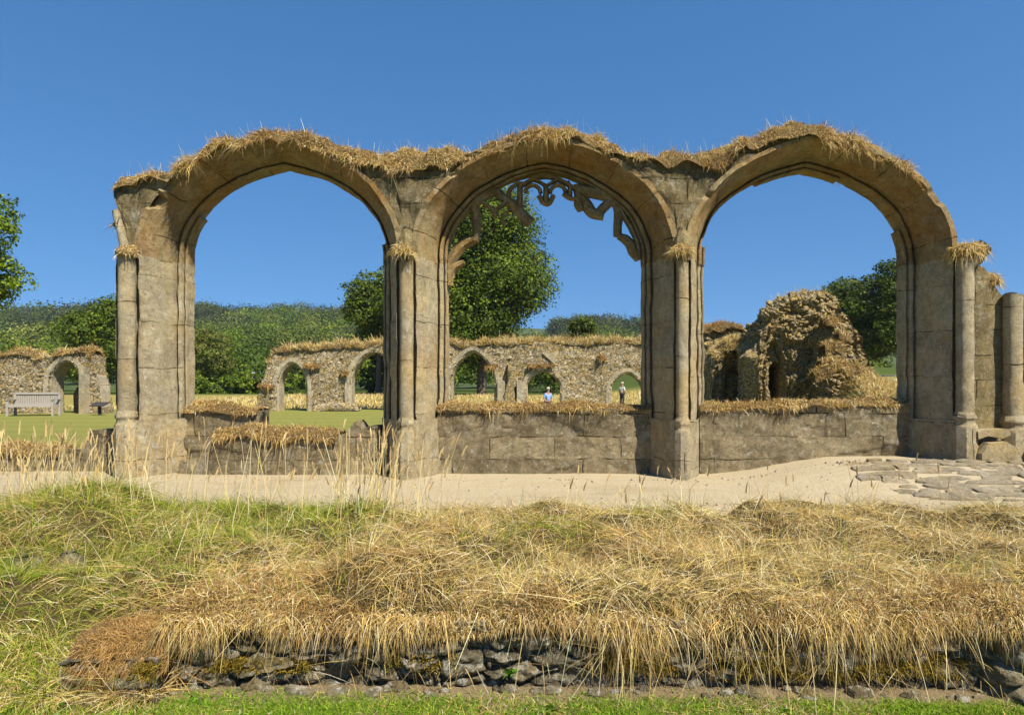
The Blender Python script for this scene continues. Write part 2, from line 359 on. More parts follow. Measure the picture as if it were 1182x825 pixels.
def front_soil(name):
    m = N(name); p = m.pos(); c = m.mix(m.noise(p, 9, 8, .7), (.12, .18, .025), (.22, .27, .05))
    c = m.mix(m.ramp(m.noise(p, 2.5, 5), .5, .62), c, (.30, .23, .13))
    sx = m.n('ShaderNodeSeparateXYZ'); m.l(p, sx.inputs[0]); mrn = m.n('ShaderNodeMapRange'); mrn.inputs['From Min'].default_value = 3.68; mrn.inputs['From Max'].default_value = 3.80
    m.l(m.math('ADD', sx.outputs[1], m.math('MULTIPLY', m.math('SUBTRACT', m.noise(p, 5, 4), .5), .2)), mrn.inputs[0]); c = m.mix(mrn.outputs[0], c, m.mix(m.noise(p, 18, 5), (.22, .165, .095), (.40, .31, .19)))
    return m.finish(c, .95, m.bump(m.noise(p, 50, 6, .7), 1, .02), .05)
M['lawnsoil'] = front_soil('lawn_soil')
sheet('lawn', np.linspace(-40, 40, 161), np.linspace(-30, 4.6, 120), lambda x, y: 0 * x + .008 * fb2(x.ravel(), y.ravel(), 1.5).reshape(x.shape), M['lawnsoil'])
bm_ = N('bank_soil'); bm_p = bm_.pos()
M['banksoil'] = bm_.finish(bm_.mix(bm_.noise(bm_p, 7, 8, .7), (.07, .052, .022), (.14, .105, .05)), .95, bm_.bump(bm_.noise(bm_p, 40, 6, .7), 1, .03), .05)
xs = np.r_[np.linspace(-30, -5.2, 40), np.linspace(-5, 5, 220), np.linspace(5.2, 30, 40)]
def zb2(x, y): return np.where(y < 3.99, np.where(x > -2.12, -.06, zbank(x, y)), zbank(x, y))
sheet('bank', xs, np.r_[3.70, 3.8, 3.9, 3.985, np.linspace(3.995, 7.9, 90)], zb2, M['banksoil'])
pm = N('sandy_path'); pp = pm.pos()
pc = pm.mix(pm.noise(pp, 3, 8, .65), (.52, .43, .28), (.66, .555, .385)); pc = pm.mix(pm.math('MULTIPLY', pm.ramp(pm.noise(pp, 60, 3, .7), .6, .72), .5), pc, (.28, .21, .13))
pc = pm.mix(pm.math('MULTIPLY', pm.ramp(pm.noise(pp, 16, 6, .8), .52, .68), .45), pc, (.30, .225, .13))
pc = pm.mix(pm.math('MULTIPLY', pm.ramp(pm.noise(pm.mapping(pp, (.5, 1.6, 1)), 1.2, 5), .52, .7), .45), pc, (.36, .265, .14))
M['path'] = pm.finish(pc, .95, pm.bump(pm.noise(pp, 22, 8, .8), 1, .03), .1)
sheet('path', np.r_[np.linspace(-30, -6, 20), np.linspace(-5.9, 9, 160), np.linspace(9.5, 30, 20)], np.linspace(6.9, 10.9, 50), lambda x, y: zpath(x, y) + .012 * fb2(x.ravel(), y.ravel(), 2.2).reshape(x.shape) - .05 * (y < 7.2), M['path'])
rp = random.Random(12); m = MB()
for i in range(420):
    x = rp.uniform(-6, 6.5); y = rp.choice((rp.uniform(7.4, 9.6), rp.gauss(9.55, .08), rp.gauss(7.5, .12))); w = rp.uniform(.008, .03); z = float(zpath(np.array(x), np.array(y))); a0 = rp.uniform(0, 6)
    v = [(x + w * math.cos(a0 + k * 1.2566) * rp.uniform(.7, 1.2), y + w * math.sin(a0 + k * 1.2566), z - .005) for k in range(5)]; v += [(x + (q[0] - x) * .7, y + (q[1] - y) * .7, z + w * rp.uniform(.4, .8)) for q in v]
    m.add(v, [(k, (k + 1) % 5, 5 + (k + 1) % 5, 5 + k) for k in range(5)] + [tuple(range(5, 10))])
tag(m.build('path_pebbles', plain('pebble', (.42, .34, .23), .4, 9)), 'loose pebbles and stone crumbs scattered over the sandy path', 'pebbles', kind='stuff')
# land behind the arcade
def zland(x, y):
    z = .36 + 0 * x - 1.5 * np.exp(-((x - 2.5) / 4.5) ** 2 - ((y - 46) / 8) ** 2)
    z = z + 1.1 * sst(8, 22, x) * sst(30, 55, y) + 2.2 * sst(2, 14, x) * sst(52, 95, y)
    z = z + .25 * sst(2.5, 5, x) * sst(14, 10.9, y)
    return z + .03 * fb2(x.ravel(), y.ravel(), .35).reshape(x.shape)
gm_ = N('meadow_ground'); gp = gm_.pos(); sp_ = gm_.n('ShaderNodeSeparateXYZ'); gm_.l(gp, sp_.inputs[0])
g1 = gm_.mix(gm_.noise(gp, 2.4, 9, .75), (.17, .20, .045), (.36, .33, .11))
stripe = gm_.math('SINE', gm_.math('MULTIPLY', sp_.outputs[1], 2.9)); g1 = gm_.mix(gm_.math('MULTIPLY', gm_.ramp(stripe, .2, .9), .25), g1, (.40, .36, .13))
g2 = gm_.mix(gm_.noise(gp, .9, 8, .7), (.40, .31, .12), (.30, .28, .08))
fieldmask = gm_.ramp(gm_.math('ADD', sp_.outputs[1], gm_.math('MULTIPLY', gm_.noise(gp, .3, 3), 5)), 0, 1)
mr = gm_.n('ShaderNodeMapRange'); mr.inputs['From Min'].default_value = 34; mr.inputs['From Max'].default_value = 37; gm_.l(sp_.outputs[1], mr.inputs[0])
g3 = gm_.mix(mr.outputs[0], g1, g2)
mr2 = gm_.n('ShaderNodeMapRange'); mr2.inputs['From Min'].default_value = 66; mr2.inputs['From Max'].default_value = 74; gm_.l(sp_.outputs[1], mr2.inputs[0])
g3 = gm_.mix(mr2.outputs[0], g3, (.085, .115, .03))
M['land'] = gm_.finish(g3, .95, gm_.bump(gm_.noise(gp, 18, 6, .75), 1, .05), .05)
sheet('meadow', np.linspace(-150, 150, 240), np.r_[np.linspace(10.9, 40, 60), np.linspace(41, 125, 80)], zland, M['land'])
RX = (np.array([-1500, -100, 0, 100, 150, 225, 262, 300, 345, 400, 520, 640, 700, 740, 800, 870, 960, 1100, 2400]) - 629) / F * 520
RZ = (440 - np.array([365, 360, 359, 357, 354, 349, 346, 351, 351, 353, 358, 364, 364, 368, 374, 380, 384, 388, 392])) / F * 520 + ZE - 11
def zhill(x, y):
    r = np.interp(x, RX, RZ); t = np.clip((y - 105) / 415, 0, 1.4)
    z = np.where(t < 1, r * (t ** 1.5), r * (1 - .5 * (t - 1)))
    return z + .2 + np.minimum(1, t * 4) * 3.0 * fb2(x.ravel(), y.ravel(), .012, 3, 4).reshape(x.shape)
M['hill'] = plain('hill_ground', (.07, .10, .03), .4, .05, .95, .2)
sheet('hill', np.linspace(-1000, 1400, 160), np.linspace(105, 700, 60), zhill, M['hill'])
sheet('countryside', np.array([-2500., 0, 2500]), np.array([-2000., 0, 3.6, 50, 2600]), lambda x, y: 0 * x - .9 - .004 * np.abs(y), M['hill'])

# ================================================================== ARCADE
ARC = empty('ruined_arcade', (0, Y0, .37), 'ruined limestone cloister arcade of three wide open arches on piers beside the sandy path', 'ruin')
CX = [U(309), U(629), U(948.5)]; HA = [U(629 + 149), U(629 + 149), U(629 + 151.5)]; RISE = 1.70; ZS = Zf(297)
NC = np.array([(-1, 0), (-.987, .2), (-.92, .40), (-.82, .56), (-.68, .705), (-.53, .808), (-.38, .888), (-.2, .952), (0, 1)])
NC = np.r_[NC, NC[-2::-1] * (-1, 1)]
def catmull(P, n=12):
    P = np.vstack([2 * P[0] - P[1], P, 2 * P[-1] - P[-2]]); out = []
    for i in range(1, len(P) - 2):
        p0, p1, p2, p3 = P[i - 1:i + 3]
        for t in np.linspace(0, 1, n, endpoint=False): out.append(.5 * (2 * p1 + (p2 - p0) * t + (2 * p0 - 5 * p1 + 4 * p2 - p3) * t * t + (3 * p1 - p0 - 3 * p2 + p3) * t ** 3))
    return np.array(out + [P[-2]])
h_ = catmull(NC[:9]); NC = np.r_[h_, h_[-2::-1] * (-1, 1)]
cl = np.r_[0, np.cumsum(np.linalg.norm(np.diff(NC, axis=0), axis=1))]; cl /= cl[-1]
def ncurve(t): return np.interp(t, cl, NC[:, 0]), np.interp(t, cl, NC[:, 1])
FULL = [(0, 0), (.012, .035), (.05, .09), (.10, .17), (.145, .28), (.175, .40), (.195, .50), (.203, .56), (.208, .68), (.234, .69), (.238, .60), (.25, .588), (.28, .592), (.29, .61), (.292, .69), (.312, .70), (.315, .65), (.335, .64), (.344, .655), (.344, .89)]
SHORT = FULL[:10] + [(.238, .61), (.25, .605), (.262, .61), (.266, .63), (.268, .66), (.27, .69), (.272, .71), (.274, .74), (.276, .77), (.28, .89)]
FULL, SHORT = np.array(FULL), np.array(SHORT)
def fill(p, n=4):
    q = [p[0]]
    for a, b in zip(p[:-1], p[1:]):
        k = max(1, int(np.linalg.norm(b - a) / .05))
        for i in range(1, k + 1): q.append(a + (b - a) * i / k)
    return np.array(q)
def arch_part(i, breaks, fullspan):
    cx, a = CX[i], HA[i]; n = 220; ts = np.linspace(0, 1, n); rows = []
    outer0 = -.075
    fp = fill(FULL); q = np.r_[0, np.cumsum(np.linalg.norm(np.diff(fp, axis=0), axis=1))]
    dF = np.r_[0, np.cumsum(np.linalg.norm(np.diff(FULL, axis=0), axis=1))]
    SP = np.stack([np.interp(q, dF, SHORT[:, k]) for k in range(2)], 1)
    UVv = []
    for t in ts:
        xn, hn = ncurve(t)
        w = 1.0 if any(t0 <= t <= t1 for t0, t1 in fullspan) else 0.0
        pr = fp * w + SP * (1 - w)
        bd = 0
        for (t0, t1, dp) in breaks:
            if t0 < t < t1: bd = max(bd, dp * min(1, min(t - t0, t1 - t) / .012))
        s = pr[:, 0].copy(); d = pr[:, 1].copy()
        if bd > 0:
            sb = np.interp(bd, FULL[:, 1], FULL[:, 0]); k = d < bd; s[k] = sb; d[k] = bd
        ca = .05 * max(0, float(fb2(np.array([t * 30.]), i * 7, 1.0, 3, 75)[0]) - .05); d = d + ca * np.clip(1 - d / .12, 0, 1); bd = max(bd, ca)
        s = np.r_[outer0, s, s[-1] - .1, outer0, outer0]; d = np.r_[max(0, bd), d, .89, .89, .5]
        P = np.stack([cx + xn * (a - s), Y0 + d, ZS + hn * (RISE - .75 * s)], 1); rows.append(P)
        UVv.append(np.stack([.1 + .02 * np.arange(len(s)), np.full(len(s), t * 4.4 + .2)], 1))
    P = np.array(rows); m = MB(); m.grid(P, closev=True, uv=np.array(UVv))
    base = m.n; nn = P.shape[1]; m.F.append(tuple(range(nn))); m.F.append(tuple(len(ts) * nn - nn + k for k in range(nn))[::-1])
    o = m.build('arch', M['arch'], ARC, True, .024, 3.0, seed=i); return o
arch_part(0, [(.135, .19, .15), (.19, .26, .10), (.33, .37, .06)], [(0, .17), (.93, 1)])
arch_part(1, [(.24, .27, .05), (.70, .74, .05)], [(0, 1)])
arch_part(2, [(.16, .19, .05), (.80, .86, .05)], [(0, .06), (.35, .62), (.88, 1)])
for o in [o for o in ARC.children if o.name.startswith('arch')]:
    o.modifiers.new('edge', 'EDGE_SPLIT').split_angle = math.radians(38)
# piers
ZP = Zf(489)
PLX = np.array([(-.02, -.03), (.03, .02), (.10, .15), (.17, .32), (.25, .56), (.33, .60), (.36, .62), (.36, .89)])
def jamb_grid(m, cx, a, sgn, z1, zb, prof, zbot=None, u0=0.1):
    fp = fill(prof); nz = max(6, int((z1 - zb) / .03)); zz = np.linspace(z1, zb, nz)
    P = np.zeros((nz, len(fp), 3)); UVg = np.zeros((nz, len(fp), 2))
    ch = np.clip(fb2(zz, cx * 9 + sgn, 3.1, 4, 71) - .12, 0, 1) * .16 + np.clip(fb2(zz, cx * 9 + sgn, 9, 2, 73) - .2, 0, 1) * .05; ch2 = np.clip(fb2(zz, cx * 5 + sgn, 4.1, 4, 72) - .2, 0, 1) * .06
    for k, z in enumerate(zz):
        P[k, :, 0] = cx + sgn * (a - fp[:, 0] + (ch2[k] * .7 * (fp[:, 0] > .33))); P[k, :, 1] = Y0 + fp[:, 1] + ch[k] * np.clip(1 - fp[:, 1] / .14, 0, 1); P[k, :, 2] = z
        UVg[k, :, 0] = u0 + .018 * np.arange(len(fp)); UVg[k, :, 1] = z + .13 * (cx > 0)
    m.grid(P, uv=UVg)
def pier(li, ri, x0, x1, zg, ztop=ZS):
    """li / ri: arch whose right / left jamb this pier carries"""
    m = MB()
    for ai, sgn in ((li, 1), (ri, -1)):
        if ai is None: continue
        jamb_grid(m, CX[ai], HA[ai], sgn, ZS + .02, ZP, FULL)
        jamb_grid(m, CX[ai], HA[ai], sgn, ZP + .05, zg - .1, PLX)
        # sloped stop between shaft mouldings and plinth
        fp = FULL[8:]; q = PLX[[4, 4, 5, 5, 6, 6, 6, 7]] if False else None
    # front core between the arrises: recessed face, splayed at the plinth
    zz = np.r_[np.linspace(ztop + .12, ZP + .02, 60), np.linspace(ZP, zg - .1, 24)]; P = []; UVg = []
    for z in zz:
        w = 0 if z > ZP else 1
        dd = .11 if not w else -.03
        xa, xb = (x0, x1) if not w else (x0 - .0, x1 + .0)
        row = [(xa - .006 * (1 - w), Y0 + (.0 if not w else dd)), (xa + .004, Y0 + dd), ((xa + xb) / 2, Y0 + dd), (xb - .004, Y0 + dd), (xb + .006 * (1 - w), Y0 + (.0 if not w else dd))]
        P.append([(x, y, z) for x, y in row]); UVg.append([(.1 + .05 * k, z + .2) for k in range(5)])
    m.grid(np.array(P), uv=np.array(UVg))
    m.add([(x0 + .02, Y0 + .5, zg), (x1 - .02, Y0 + .5, zg), (x1 - .02, Y0 + .5, ztop), (x0 + .02, Y0 + .5, ztop)], [(0, 1, 2, 3)])
    m.add([(x0 - .3 * (li is not None), Y0 + .885, zg), (x1 + .3 * (ri is not None), Y0 + .885, zg), (x1 + .3 * (ri is not None), Y0 + .885, ztop), (x0 - .3 * (li is not None), Y0 + .885, ztop)], [(0, 1, 2, 3)])
    if li is None: m.add([(x0, Y0, zg - .1), (x0 , Y0 + .89, zg - .1), (x0, Y0 + .89, ztop), (x0, Y0, ztop)], [(0, 1, 2, 3)])
    o = m.build('pier', M['jamb'], ARC, True, .024, 3.6, seed=int(x0 * 10) + 40)
    o.modifiers.new('edge', 'EDGE_SPLIT').split_angle = math.radians(38); return o
def shaft(xc, yc, r, z0, z1, base=True, cap=True, broken=0):
    m = MB(); nz = 70; na = 22; zz = np.linspace(z0, z1, nz); P = np.zeros((nz, na, 3)); UVg = np.zeros((nz, na, 2))
    for k, z in enumerate(zz):
        for j in range(na):
            t = 2 * math.pi * j / na; rr = r
            P[k, j] = (xc + rr * math.cos(t), yc + rr * math.sin(t), z - (broken * (.5 + .5 * math.sin(t * 1.0 + 1)) if k == nz - 1 else 0))
            UVg[k, j] = (.1 + .8 * j / na, z * .8 + .3 + xc)
    m.grid(P, closev=True, uv=UVg); m.F.append(tuple((nz - 1) * na + j for j in range(na)))
    o = m.build('shaft', M['jamb'], ARC, True, .012, 4.0, seed=int(xc * 7))
    if base:
        b = MB(); prof = [(r * 1.0, .13), (r * 1.12, .115), (r * 1.3, .07), (r * 1.36, .04), (r * 1.25, .015), (r * 1.15, 0), (r * 1.15, -.04), (r * 1.38, -.07), (r * 1.42, -.11), (r * 1.42, -.9)]
        Q = np.array([[(xc + rr * math.cos(2 * math.pi * (j + .5) / 8), yc + rr * math.sin(2 * math.pi * (j + .5) / 8), z0 + dz) for j in range(8)] for rr, dz in prof])
        b.grid(Q, closev=True); o2 = b.build('shaft_base', M['jamb'], o, True, .012, 5, seed=3); o2.location = -np.array(ARC.location) + np.array(ARC.location)
        o2.modifiers.new('edge', 'EDGE_SPLIT').split_angle = math.radians(40)
        V = [v.co for v in o2.data.vertices]
        # vertices were written relative to the shaft's own (zero) location: shift them to the arcade's base
        for v in o2.data.vertices: v.co = v.co - Vector(ARC.location)
    return o
zg = .36
pier(None, 0, U(134), U(160), zg); pier(0, 1, U(458), U(480), zg); pier(1, 2, U(778), U(797), zg); pier(2, None, U(1100), U(1122), .62)
shaft(U(146.5), Y0 - .0, .115, Zf(484), Zf(296)); shaft(U(469), Y0 + .0, .098, Zf(492), Zf(292)); shaft(U(787.5), Y0 + .0, .088, Zf(492), Zf(292))
shaft(U(1111), Y0 - .05, .115, Zf(485), Zf(300)); shaft(U(1170), Y0 + .02, .125, Zf(490), Zf(338), broken=.1)
# spandrel wall
TOPX = [126, 140, 165, 200, 222, 233, 250, 280, 312, 345, 390, 430, 470, 510, 545, 580, 605, 629, 655, 680, 720, 760, 800, 840, 868, 900, 935, 975, 1010, 1040, 1062, 1080, 1094, 1102]
TOPY = [213, 209, 206, 200, 190, 175, 167, 159, 153, 159, 174, 184, 187, 184, 176, 164, 156, 152, 156, 164, 176, 185, 186, 179, 167, 156, 151, 157, 170, 187, 208, 243, 280, 300]
def ztop(x):
    px = np.asarray(x, float) * K + 629
    return ZE - (np.interp(px, TOPX, TOPY) - 440) / K
def zarch(x, s=-.04):
    z = np.full(np.shape(x), -9.0)
    for i in range(3):
        a = HA[i] - s; xn = (x - CX[i]) / a; k = np.abs(xn) < 1
        z = np.where(k, ZS + (RISE - .75 * s) * np.interp(np.clip(xn, -1, 1), NC[:, 0], NC[:, 1]), z)
    return z
def spandrel(pa, pb):
    xs = np.linspace(U(pa), U(pb), int(abs(pb - pa) / 2.2)); zb = zarch(xs); zb = np.where(zb < -5, ZS - .02, np.maximum(zb, ZS - .02))
    if pa < 150: zb = np.maximum(zb, np.where(xs < U(151), np.interp(xs, [U(127), U(134), U(141), U(151)], [Zf(219), Zf(240), Zf(264), Zf(300)]), -9))
    zt = np.maximum(ztop(xs) + .02 * fb2(xs, 0, 5), zb + .02); nr = 16
    Pf = np.zeros((len(xs), nr + 2, 3))
    for j in range(nr): Pf[:, j] = np.stack([xs, np.full_like(xs, Y0 + .05), zb + (zt - zb) * j / (nr - 1)], 1)
    Pf[:, nr] = np.stack([xs, np.full_like(xs, Y0 + .88), zt], 1); Pf[:, nr + 1] = np.stack([xs, np.full_like(xs, Y0 + .88), zb], 1)
    V = Pf.reshape(-1, 3).copy(); f1, f2, idr = worley(V * (2.2, 0.01, 3.2), 5)
    n = fbm(V, 4, 5, 3); fr = V[:, 1] < Y0 + .2; V[:, 1] += np.where(fr, .05 * n + .04 * (idr - .5) + .025 * fbm(V, 13, 3, 9), 0)
    m = MB(); m.grid(V.reshape(Pf.shape), uv=np.stack([Pf[..., 0] + .3, Pf[..., 2]], -1))
    k = nr + 2
    for base, fl in ((0, 1), ((len(xs) - 1) * k, 0)): m.F.append(tuple(range(base, base + k))[::1 if fl else -1])
    o = m.build('spandrel', M['ashlar'], ARC, True); o.modifiers.new('edge', 'EDGE_SPLIT').split_angle = math.radians(45)
spandrel(127, 309); spandrel(309, 629); spandrel(629, 948); spandrel(948, 1099)
# broken vault ribs
m = MB(); m.tube([(U(148), Y0 - .0, Zf(304)), (U(146), Y0 - .02, Zf(290)), (U(142.5), Y0 - .03, Zf(275)), (U(139), Y0 - .02, Zf(263)), (U(135), Y0 + .0, Zf(252)), (U(131.5), Y0 + .04, Zf(243))], [.07, .062, .056, .052, .05, .045], 7)
m.build('vault_rib', M['jamb'], ARC, True, .02, 6)
m = MB(); m.tube([(U(1112), Y0, Zf(304)), (U(1124), Y0 - .0, Zf(296)), (U(1136), Y0 - .02, Zf(284))], [.12, .14, .1], 7); m.build('vault_springer', M['jamb'], ARC, True, .03, 6)
for pxs in (469, 787.5):
    m = MB(); m.tube([(U(pxs), Y0 + .0, Zf(300)), (U(pxs), Y0 - .02, Zf(288)), (U(pxs), Y0 + .02, Zf(276)), (U(pxs), Y0 + .08, Zf(262))], [.12, .15, .12, .05], 8); m.build('vault_springer', M['ashlar'], ARC, True, .03, 6)
# sill walls
def sill(pa, pb, tops, d0, d1, zb, name='sill_wall'):
    """pa..pb photo columns measured at depth d0; tops: (column, row) list of the broken top edge"""
    Yw = Y0 + d0; kx = F / Yw; x0, x1 = (pa - 629) / kx, (pb - 629) / kx; nx = max(6, int((x1 - x0) / .04)); xs = np.linspace(x0, x1, nx)
    tp = np.array(tops, float); zt = np.interp(xs, (tp[:, 0] - 629) / kx, ZE - (tp[:, 1] - 440) / kx) + .012 * fb2(xs, 0, 6, 3, int(pa))
    nr = 26; P = np.zeros((nx, nr + 2, 3))
    zbx = zb(xs) - .08
    for j in range(nr): P[:, j] = np.stack([xs, np.full(nx, Yw), zbx + (zt - zbx) * j / (nr - 1)], 1)
    P[:, nr] = np.stack([xs, np.full(nx, Y0 + d1), zt], 1); P[:, nr + 1] = np.stack([xs, np.full(nx, Y0 + d1), zbx], 1)
    V = P.reshape(-1, 3).copy(); n = fbm(V, 3.5, 5, 8); f1, f2, idr = worley(V * (1.6, .01, 2.8), 2)
    V[:, 1] += np.where(V[:, 1] < Yw + .01, .06 * n + .035 * (idr - .5) + .05 * sst(.55, .8, V[:, 2] - zbx.repeat(nr + 2)) * (.3 + fbm(V, 2.2, 3, 14)), 0); V[:, 0] += .01 * fbm(V, 5, 3, 2)
    m = MB(); m.grid(V.reshape(P.shape), uv=np.stack([P[..., 0] + .37, P[..., 2] + .06], -1)); k = nr + 2
    m.F.append(tuple(range(k))[::-1]); m.F.append(tuple((nx - 1) * k + j for j in range(k)))
    o = m.build(name, M['sill'], ARC, True); o.modifiers.new('edge', 'EDGE_SPLIT').split_angle = math.radians(45)
    return np.stack([xs, np.full(nx, Yw), zt], 1)
zgf = lambda x: zpath(x, np.full_like(x, 10.2))
T_c = sill(505, 752, [(505, 472), (752, 471)], .52, .88, zgf)
T_r = sill(808, 1050, [(808, 472), (900, 470), (960, 467), (1050, 465)], .52, .88, zgf)
T_l1 = sill(212, 299, [(212, 473), (240, 470), (299, 474)], .62, 1.0, zgf)
T_l2 = sill(206, 436, [(206, 532), (241, 528), (246, 500), (300, 498), (350, 499), (385, 503), (397, 500), (410, 486), (414, 490), (418, 496), (424, 492), (436, 491)], .40, .86, zgf)
T_l3 = sill(-260, 133, [(-260, 522), (60, 520), (98, 518), (101, 497), (128, 495), (133, 500)], .55, .95, zgf, 'broken_wall')
# right end: wall and rubble block
m = MB(); xs = np.linspace(U(1116), U(1172), 18); P = []
for x in xs:
    zt = np.interp(x, [U(1116), U(1138), U(1150), U(1160), U(1172)], [Zf(303), Zf(308), Zf(324), Zf(340), Zf(346)])
    P.append([(x, Y0 + .03 + .05 * float(sst(U(1140), U(1152), x)), z) for z in np.linspace(.5, zt, 40)] + [(x, Y0 + .55, zt), (x, Y0 + .55, .5)])
P = np.array(P); m.grid(P, uv=np.stack([P[..., 0], P[..., 2]], -1)); k = P.shape[1]; m.F.append(tuple(range(k))); m.F.append(tuple((len(xs) - 1) * k + j for j in range(k))[::-1])
o = m.build('end_wall', M['ashlar'], ARC, True, .02, 3); o.modifiers.new('edge', 'EDGE_SPLIT').split_angle = math.radians(45)
m = MB(); m.prism([(U(1119), Zf(506)), (U(1119), Zf(497)), (U(1128), Zf(495)), (U(1152), Zf(494)), (U(1154), Zf(500)), (U(1146), Zf(505)), (U(1130), Zf(503))], Y0 - .22, Y0 + .3)
m.box(U(1118), U(1160), Y0 - .02, Y0 + .4, .4, Zf(504)); m.build('plinth', M['jamb'], ARC, False, .03, 4)
# battered stub behind the first pier
m = MB(); m.prism([(U(136), .2), (U(114), .2), (U(116), Zf(540)), (U(124), Zf(505)), (U(130), Zf(478)), (U(136), Zf(472))], Y0 + .22, Y0 + .85); m.build('pier_plinth', M['jamb'], ARC, False, .02, 4)
# tracery in the middle arch
def tp(px, py): return np.array([(px - 629) / F * (Y0 + .74), (440 - py) / F * (Y0 + .74) + ZE])
def bar(m, pts, w, d0=.66, d1=.82):
    w = np.broadcast_to(np.asarray(w, float), (len(pts),)) * 1.02
    if 2 < len(pts) < 9:
        q = catmull(np.array(pts, float), 4); w = np.interp(np.linspace(0, 1, len(q)), np.linspace(0, 1, len(pts)), w); pts = q
    p = np.array([tp(*q) for q in pts]); n = len(p); T = nrm(np.gradient(p, axis=0)); Nn = np.stack([-T[:, 1], T[:, 0]], 1)
    w = np.broadcast_to(np.asarray(w, float), (n,)) / F * (Y0 + .74) / 2; prof = [(-1, .5), (-.35, 0), (.35, 0), (1, .5), (.35, 1), (-.35, 1)]
    P = np.array([[((p[i] + Nn[i] * w[i] * a)[0], Y0 + d0 + (d1 - d0) * b, (p[i] + Nn[i] * w[i] * a)[1]) for a, b in prof] for i in range(n)])
    s = m.n; m.grid(P, closev=True); m.F.append(tuple(s + j for j in range(6))); m.F.append(tuple(s + (n - 1) * 6 + j for j in range(6))[::-1])
def arc(cx, cy, r, a0, a1, n=9): return [(cx + r * math.cos(math.radians(a)), cy - r * math.sin(math.radians(a))) for a in np.linspace(a0, a1, n)]
m = MB()
bar(m, [(519, 320), (519, 306), (523, 297), (530, 287), (539, 280), (549, 276)], [7, 9, 12, 13, 13, 10])
bar(m, [(519, 330), (520, 318), (525, 309), (536, 303)], [6, 9, 11, 7]); bar(m, [(549, 279), (550, 262), (549, 246), (547, 236)], [8, 11, 12, 12])
bar(m, [(549, 236), (556, 230), (566, 224), (576, 221)], 10)
bar(m, [(572, 222), (582, 229), (592, 237), (602, 247), (612, 258)], [10, 11, 12, 12, 13])
bar(m, [(556, 232), (563, 238), (570, 243), (572, 250)], [5, 5, 6, 7]); bar(m, [(586, 231), (580, 237), (573, 243), (572, 249)], [4, 5, 6, 7])
bar(m, arc(561, 247, 9, 90, -20), 4); bar(m, arc(589, 253, 9, 100, 230), 4)
bar(m, arc(601, 226, 14, 200, 60), 5); bar(m, [(600, 212), (600, 224), (600, 236), (603, 245)], [6, 7, 7, 5])
bar(m, [(600, 216), (614, 208), (629, 204), (645, 208), (660, 216), (672, 224)], 6)
bar(m, [(616, 208), (624, 211), (630, 216), (630, 226), (630, 234)], [4, 4, 6, 7, 9]); bar(m, [(645, 208), (637, 211), (630, 216)], [4, 4, 5])
bar(m, arc(615, 223, 9, 175, 0), 5); bar(m, arc(644, 223, 9, 180, 5), 5); bar(m, [(622, 226), (627, 234), (634, 235), (639, 226)], 6)
bar(m, [(656, 210), (658, 217), (657, 227)], [4, 5, 7]); bar(m, [(650, 224), (657, 229), (666, 230)], 5)
bar(m, [(664, 214), (668, 226), (668, 236), (671, 243)], [8, 11, 11, 9])
bar(m, [(666, 219), (684, 222), (700, 226), (712, 233)], 15); bar(m, [(671, 227), (677, 237), (684, 246), (697, 250)], [12, 14, 13, 10], .67, .81); bar(m, [(707, 230), (700, 237), (694, 243), (688, 250)], [12, 11, 11, 11], .68, .80)
bar(m, [(704, 230), (712, 239), (714, 250), (713, 262), (713, 273)], [8, 10, 11, 10, 10])
bar(m, [(712, 236), (720, 250), (728, 264), (735, 280), (737, 300)], 6)
bar(m, [(713, 273), (721, 276), (728, 283), (731, 291), (737, 300)], [7, 12, 12, 12, 9])
o = m.build('tracery', M['tracery'], ARC, False, .008, 7)
# turf on the arcade
g = GM()
px = np.linspace(130, 1066, 150); x = U(px); line = np.stack([x, np.full_like(x, Y0 + .04), ztop(x) - .03], 1)
turf(g, line, .8, front=.07, hang=.07, h=.14, n=58000, L=(.04, .17), wd=.008, pal=np.r_[STRAW, BROWN], rough=.12, seed=11, stems=650, droop=.8)
tag(g.build('wall_top_grass', M['grass']), 'dry golden grass growing along the top of the three-arched arcade', 'grass', kind='stuff')
g = GM()
turf(g, T_c, .34, front=.03, hang=.03, h=.06, n=7500, L=(.03, .13), wd=.009, pal=np.r_[STRAW, BROWN, BROWN], rough=.04, seed=2, droop=.8, back=.03)
turf(g, T_r, .34, front=.03, hang=.03, h=.07, n=7500, L=(.03, .13), wd=.009, pal=np.r_[STRAW, BROWN], rough=.05, seed=3, droop=.8, back=.03)
turf(g, T_l1, .36, front=.06, hang=.07, h=.07, n=2500, L=(.05, .13), wd=.009, pal=np.r_[STRAW, BROWN, BROWN], rough=.05, seed=4, droop=.8, back=.03)
k = (T_l2[:, 0] < (392 - 629) / F * 10.1) & (T_l2[:, 0] > (246 - 629) / F * 10.1)
turf(g, T_l2[k], .42, front=.07, hang=.09, h=.06, n=4500, L=(.05, .15), wd=.009, pal=np.r_[STRAW, BROWN, BROWN], rough=.06, seed=5, droop=.9, back=.03)
k = T_l3[:, 0] < (70 - 629) / F * 10.2
turf(g, T_l3[k], .36, front=.06, hang=.07, h=.06, n=5500, L=(.08, .22), wd=.009, pal=np.r_[STRAW, BROWN, BROWN], rough=.05, seed=6, droop=.8, back=.03)
tag(g.build('sill_grass', M['grass']), 'short withered grass and thatch on the low sill walls under the arches', 'grass', kind='stuff')
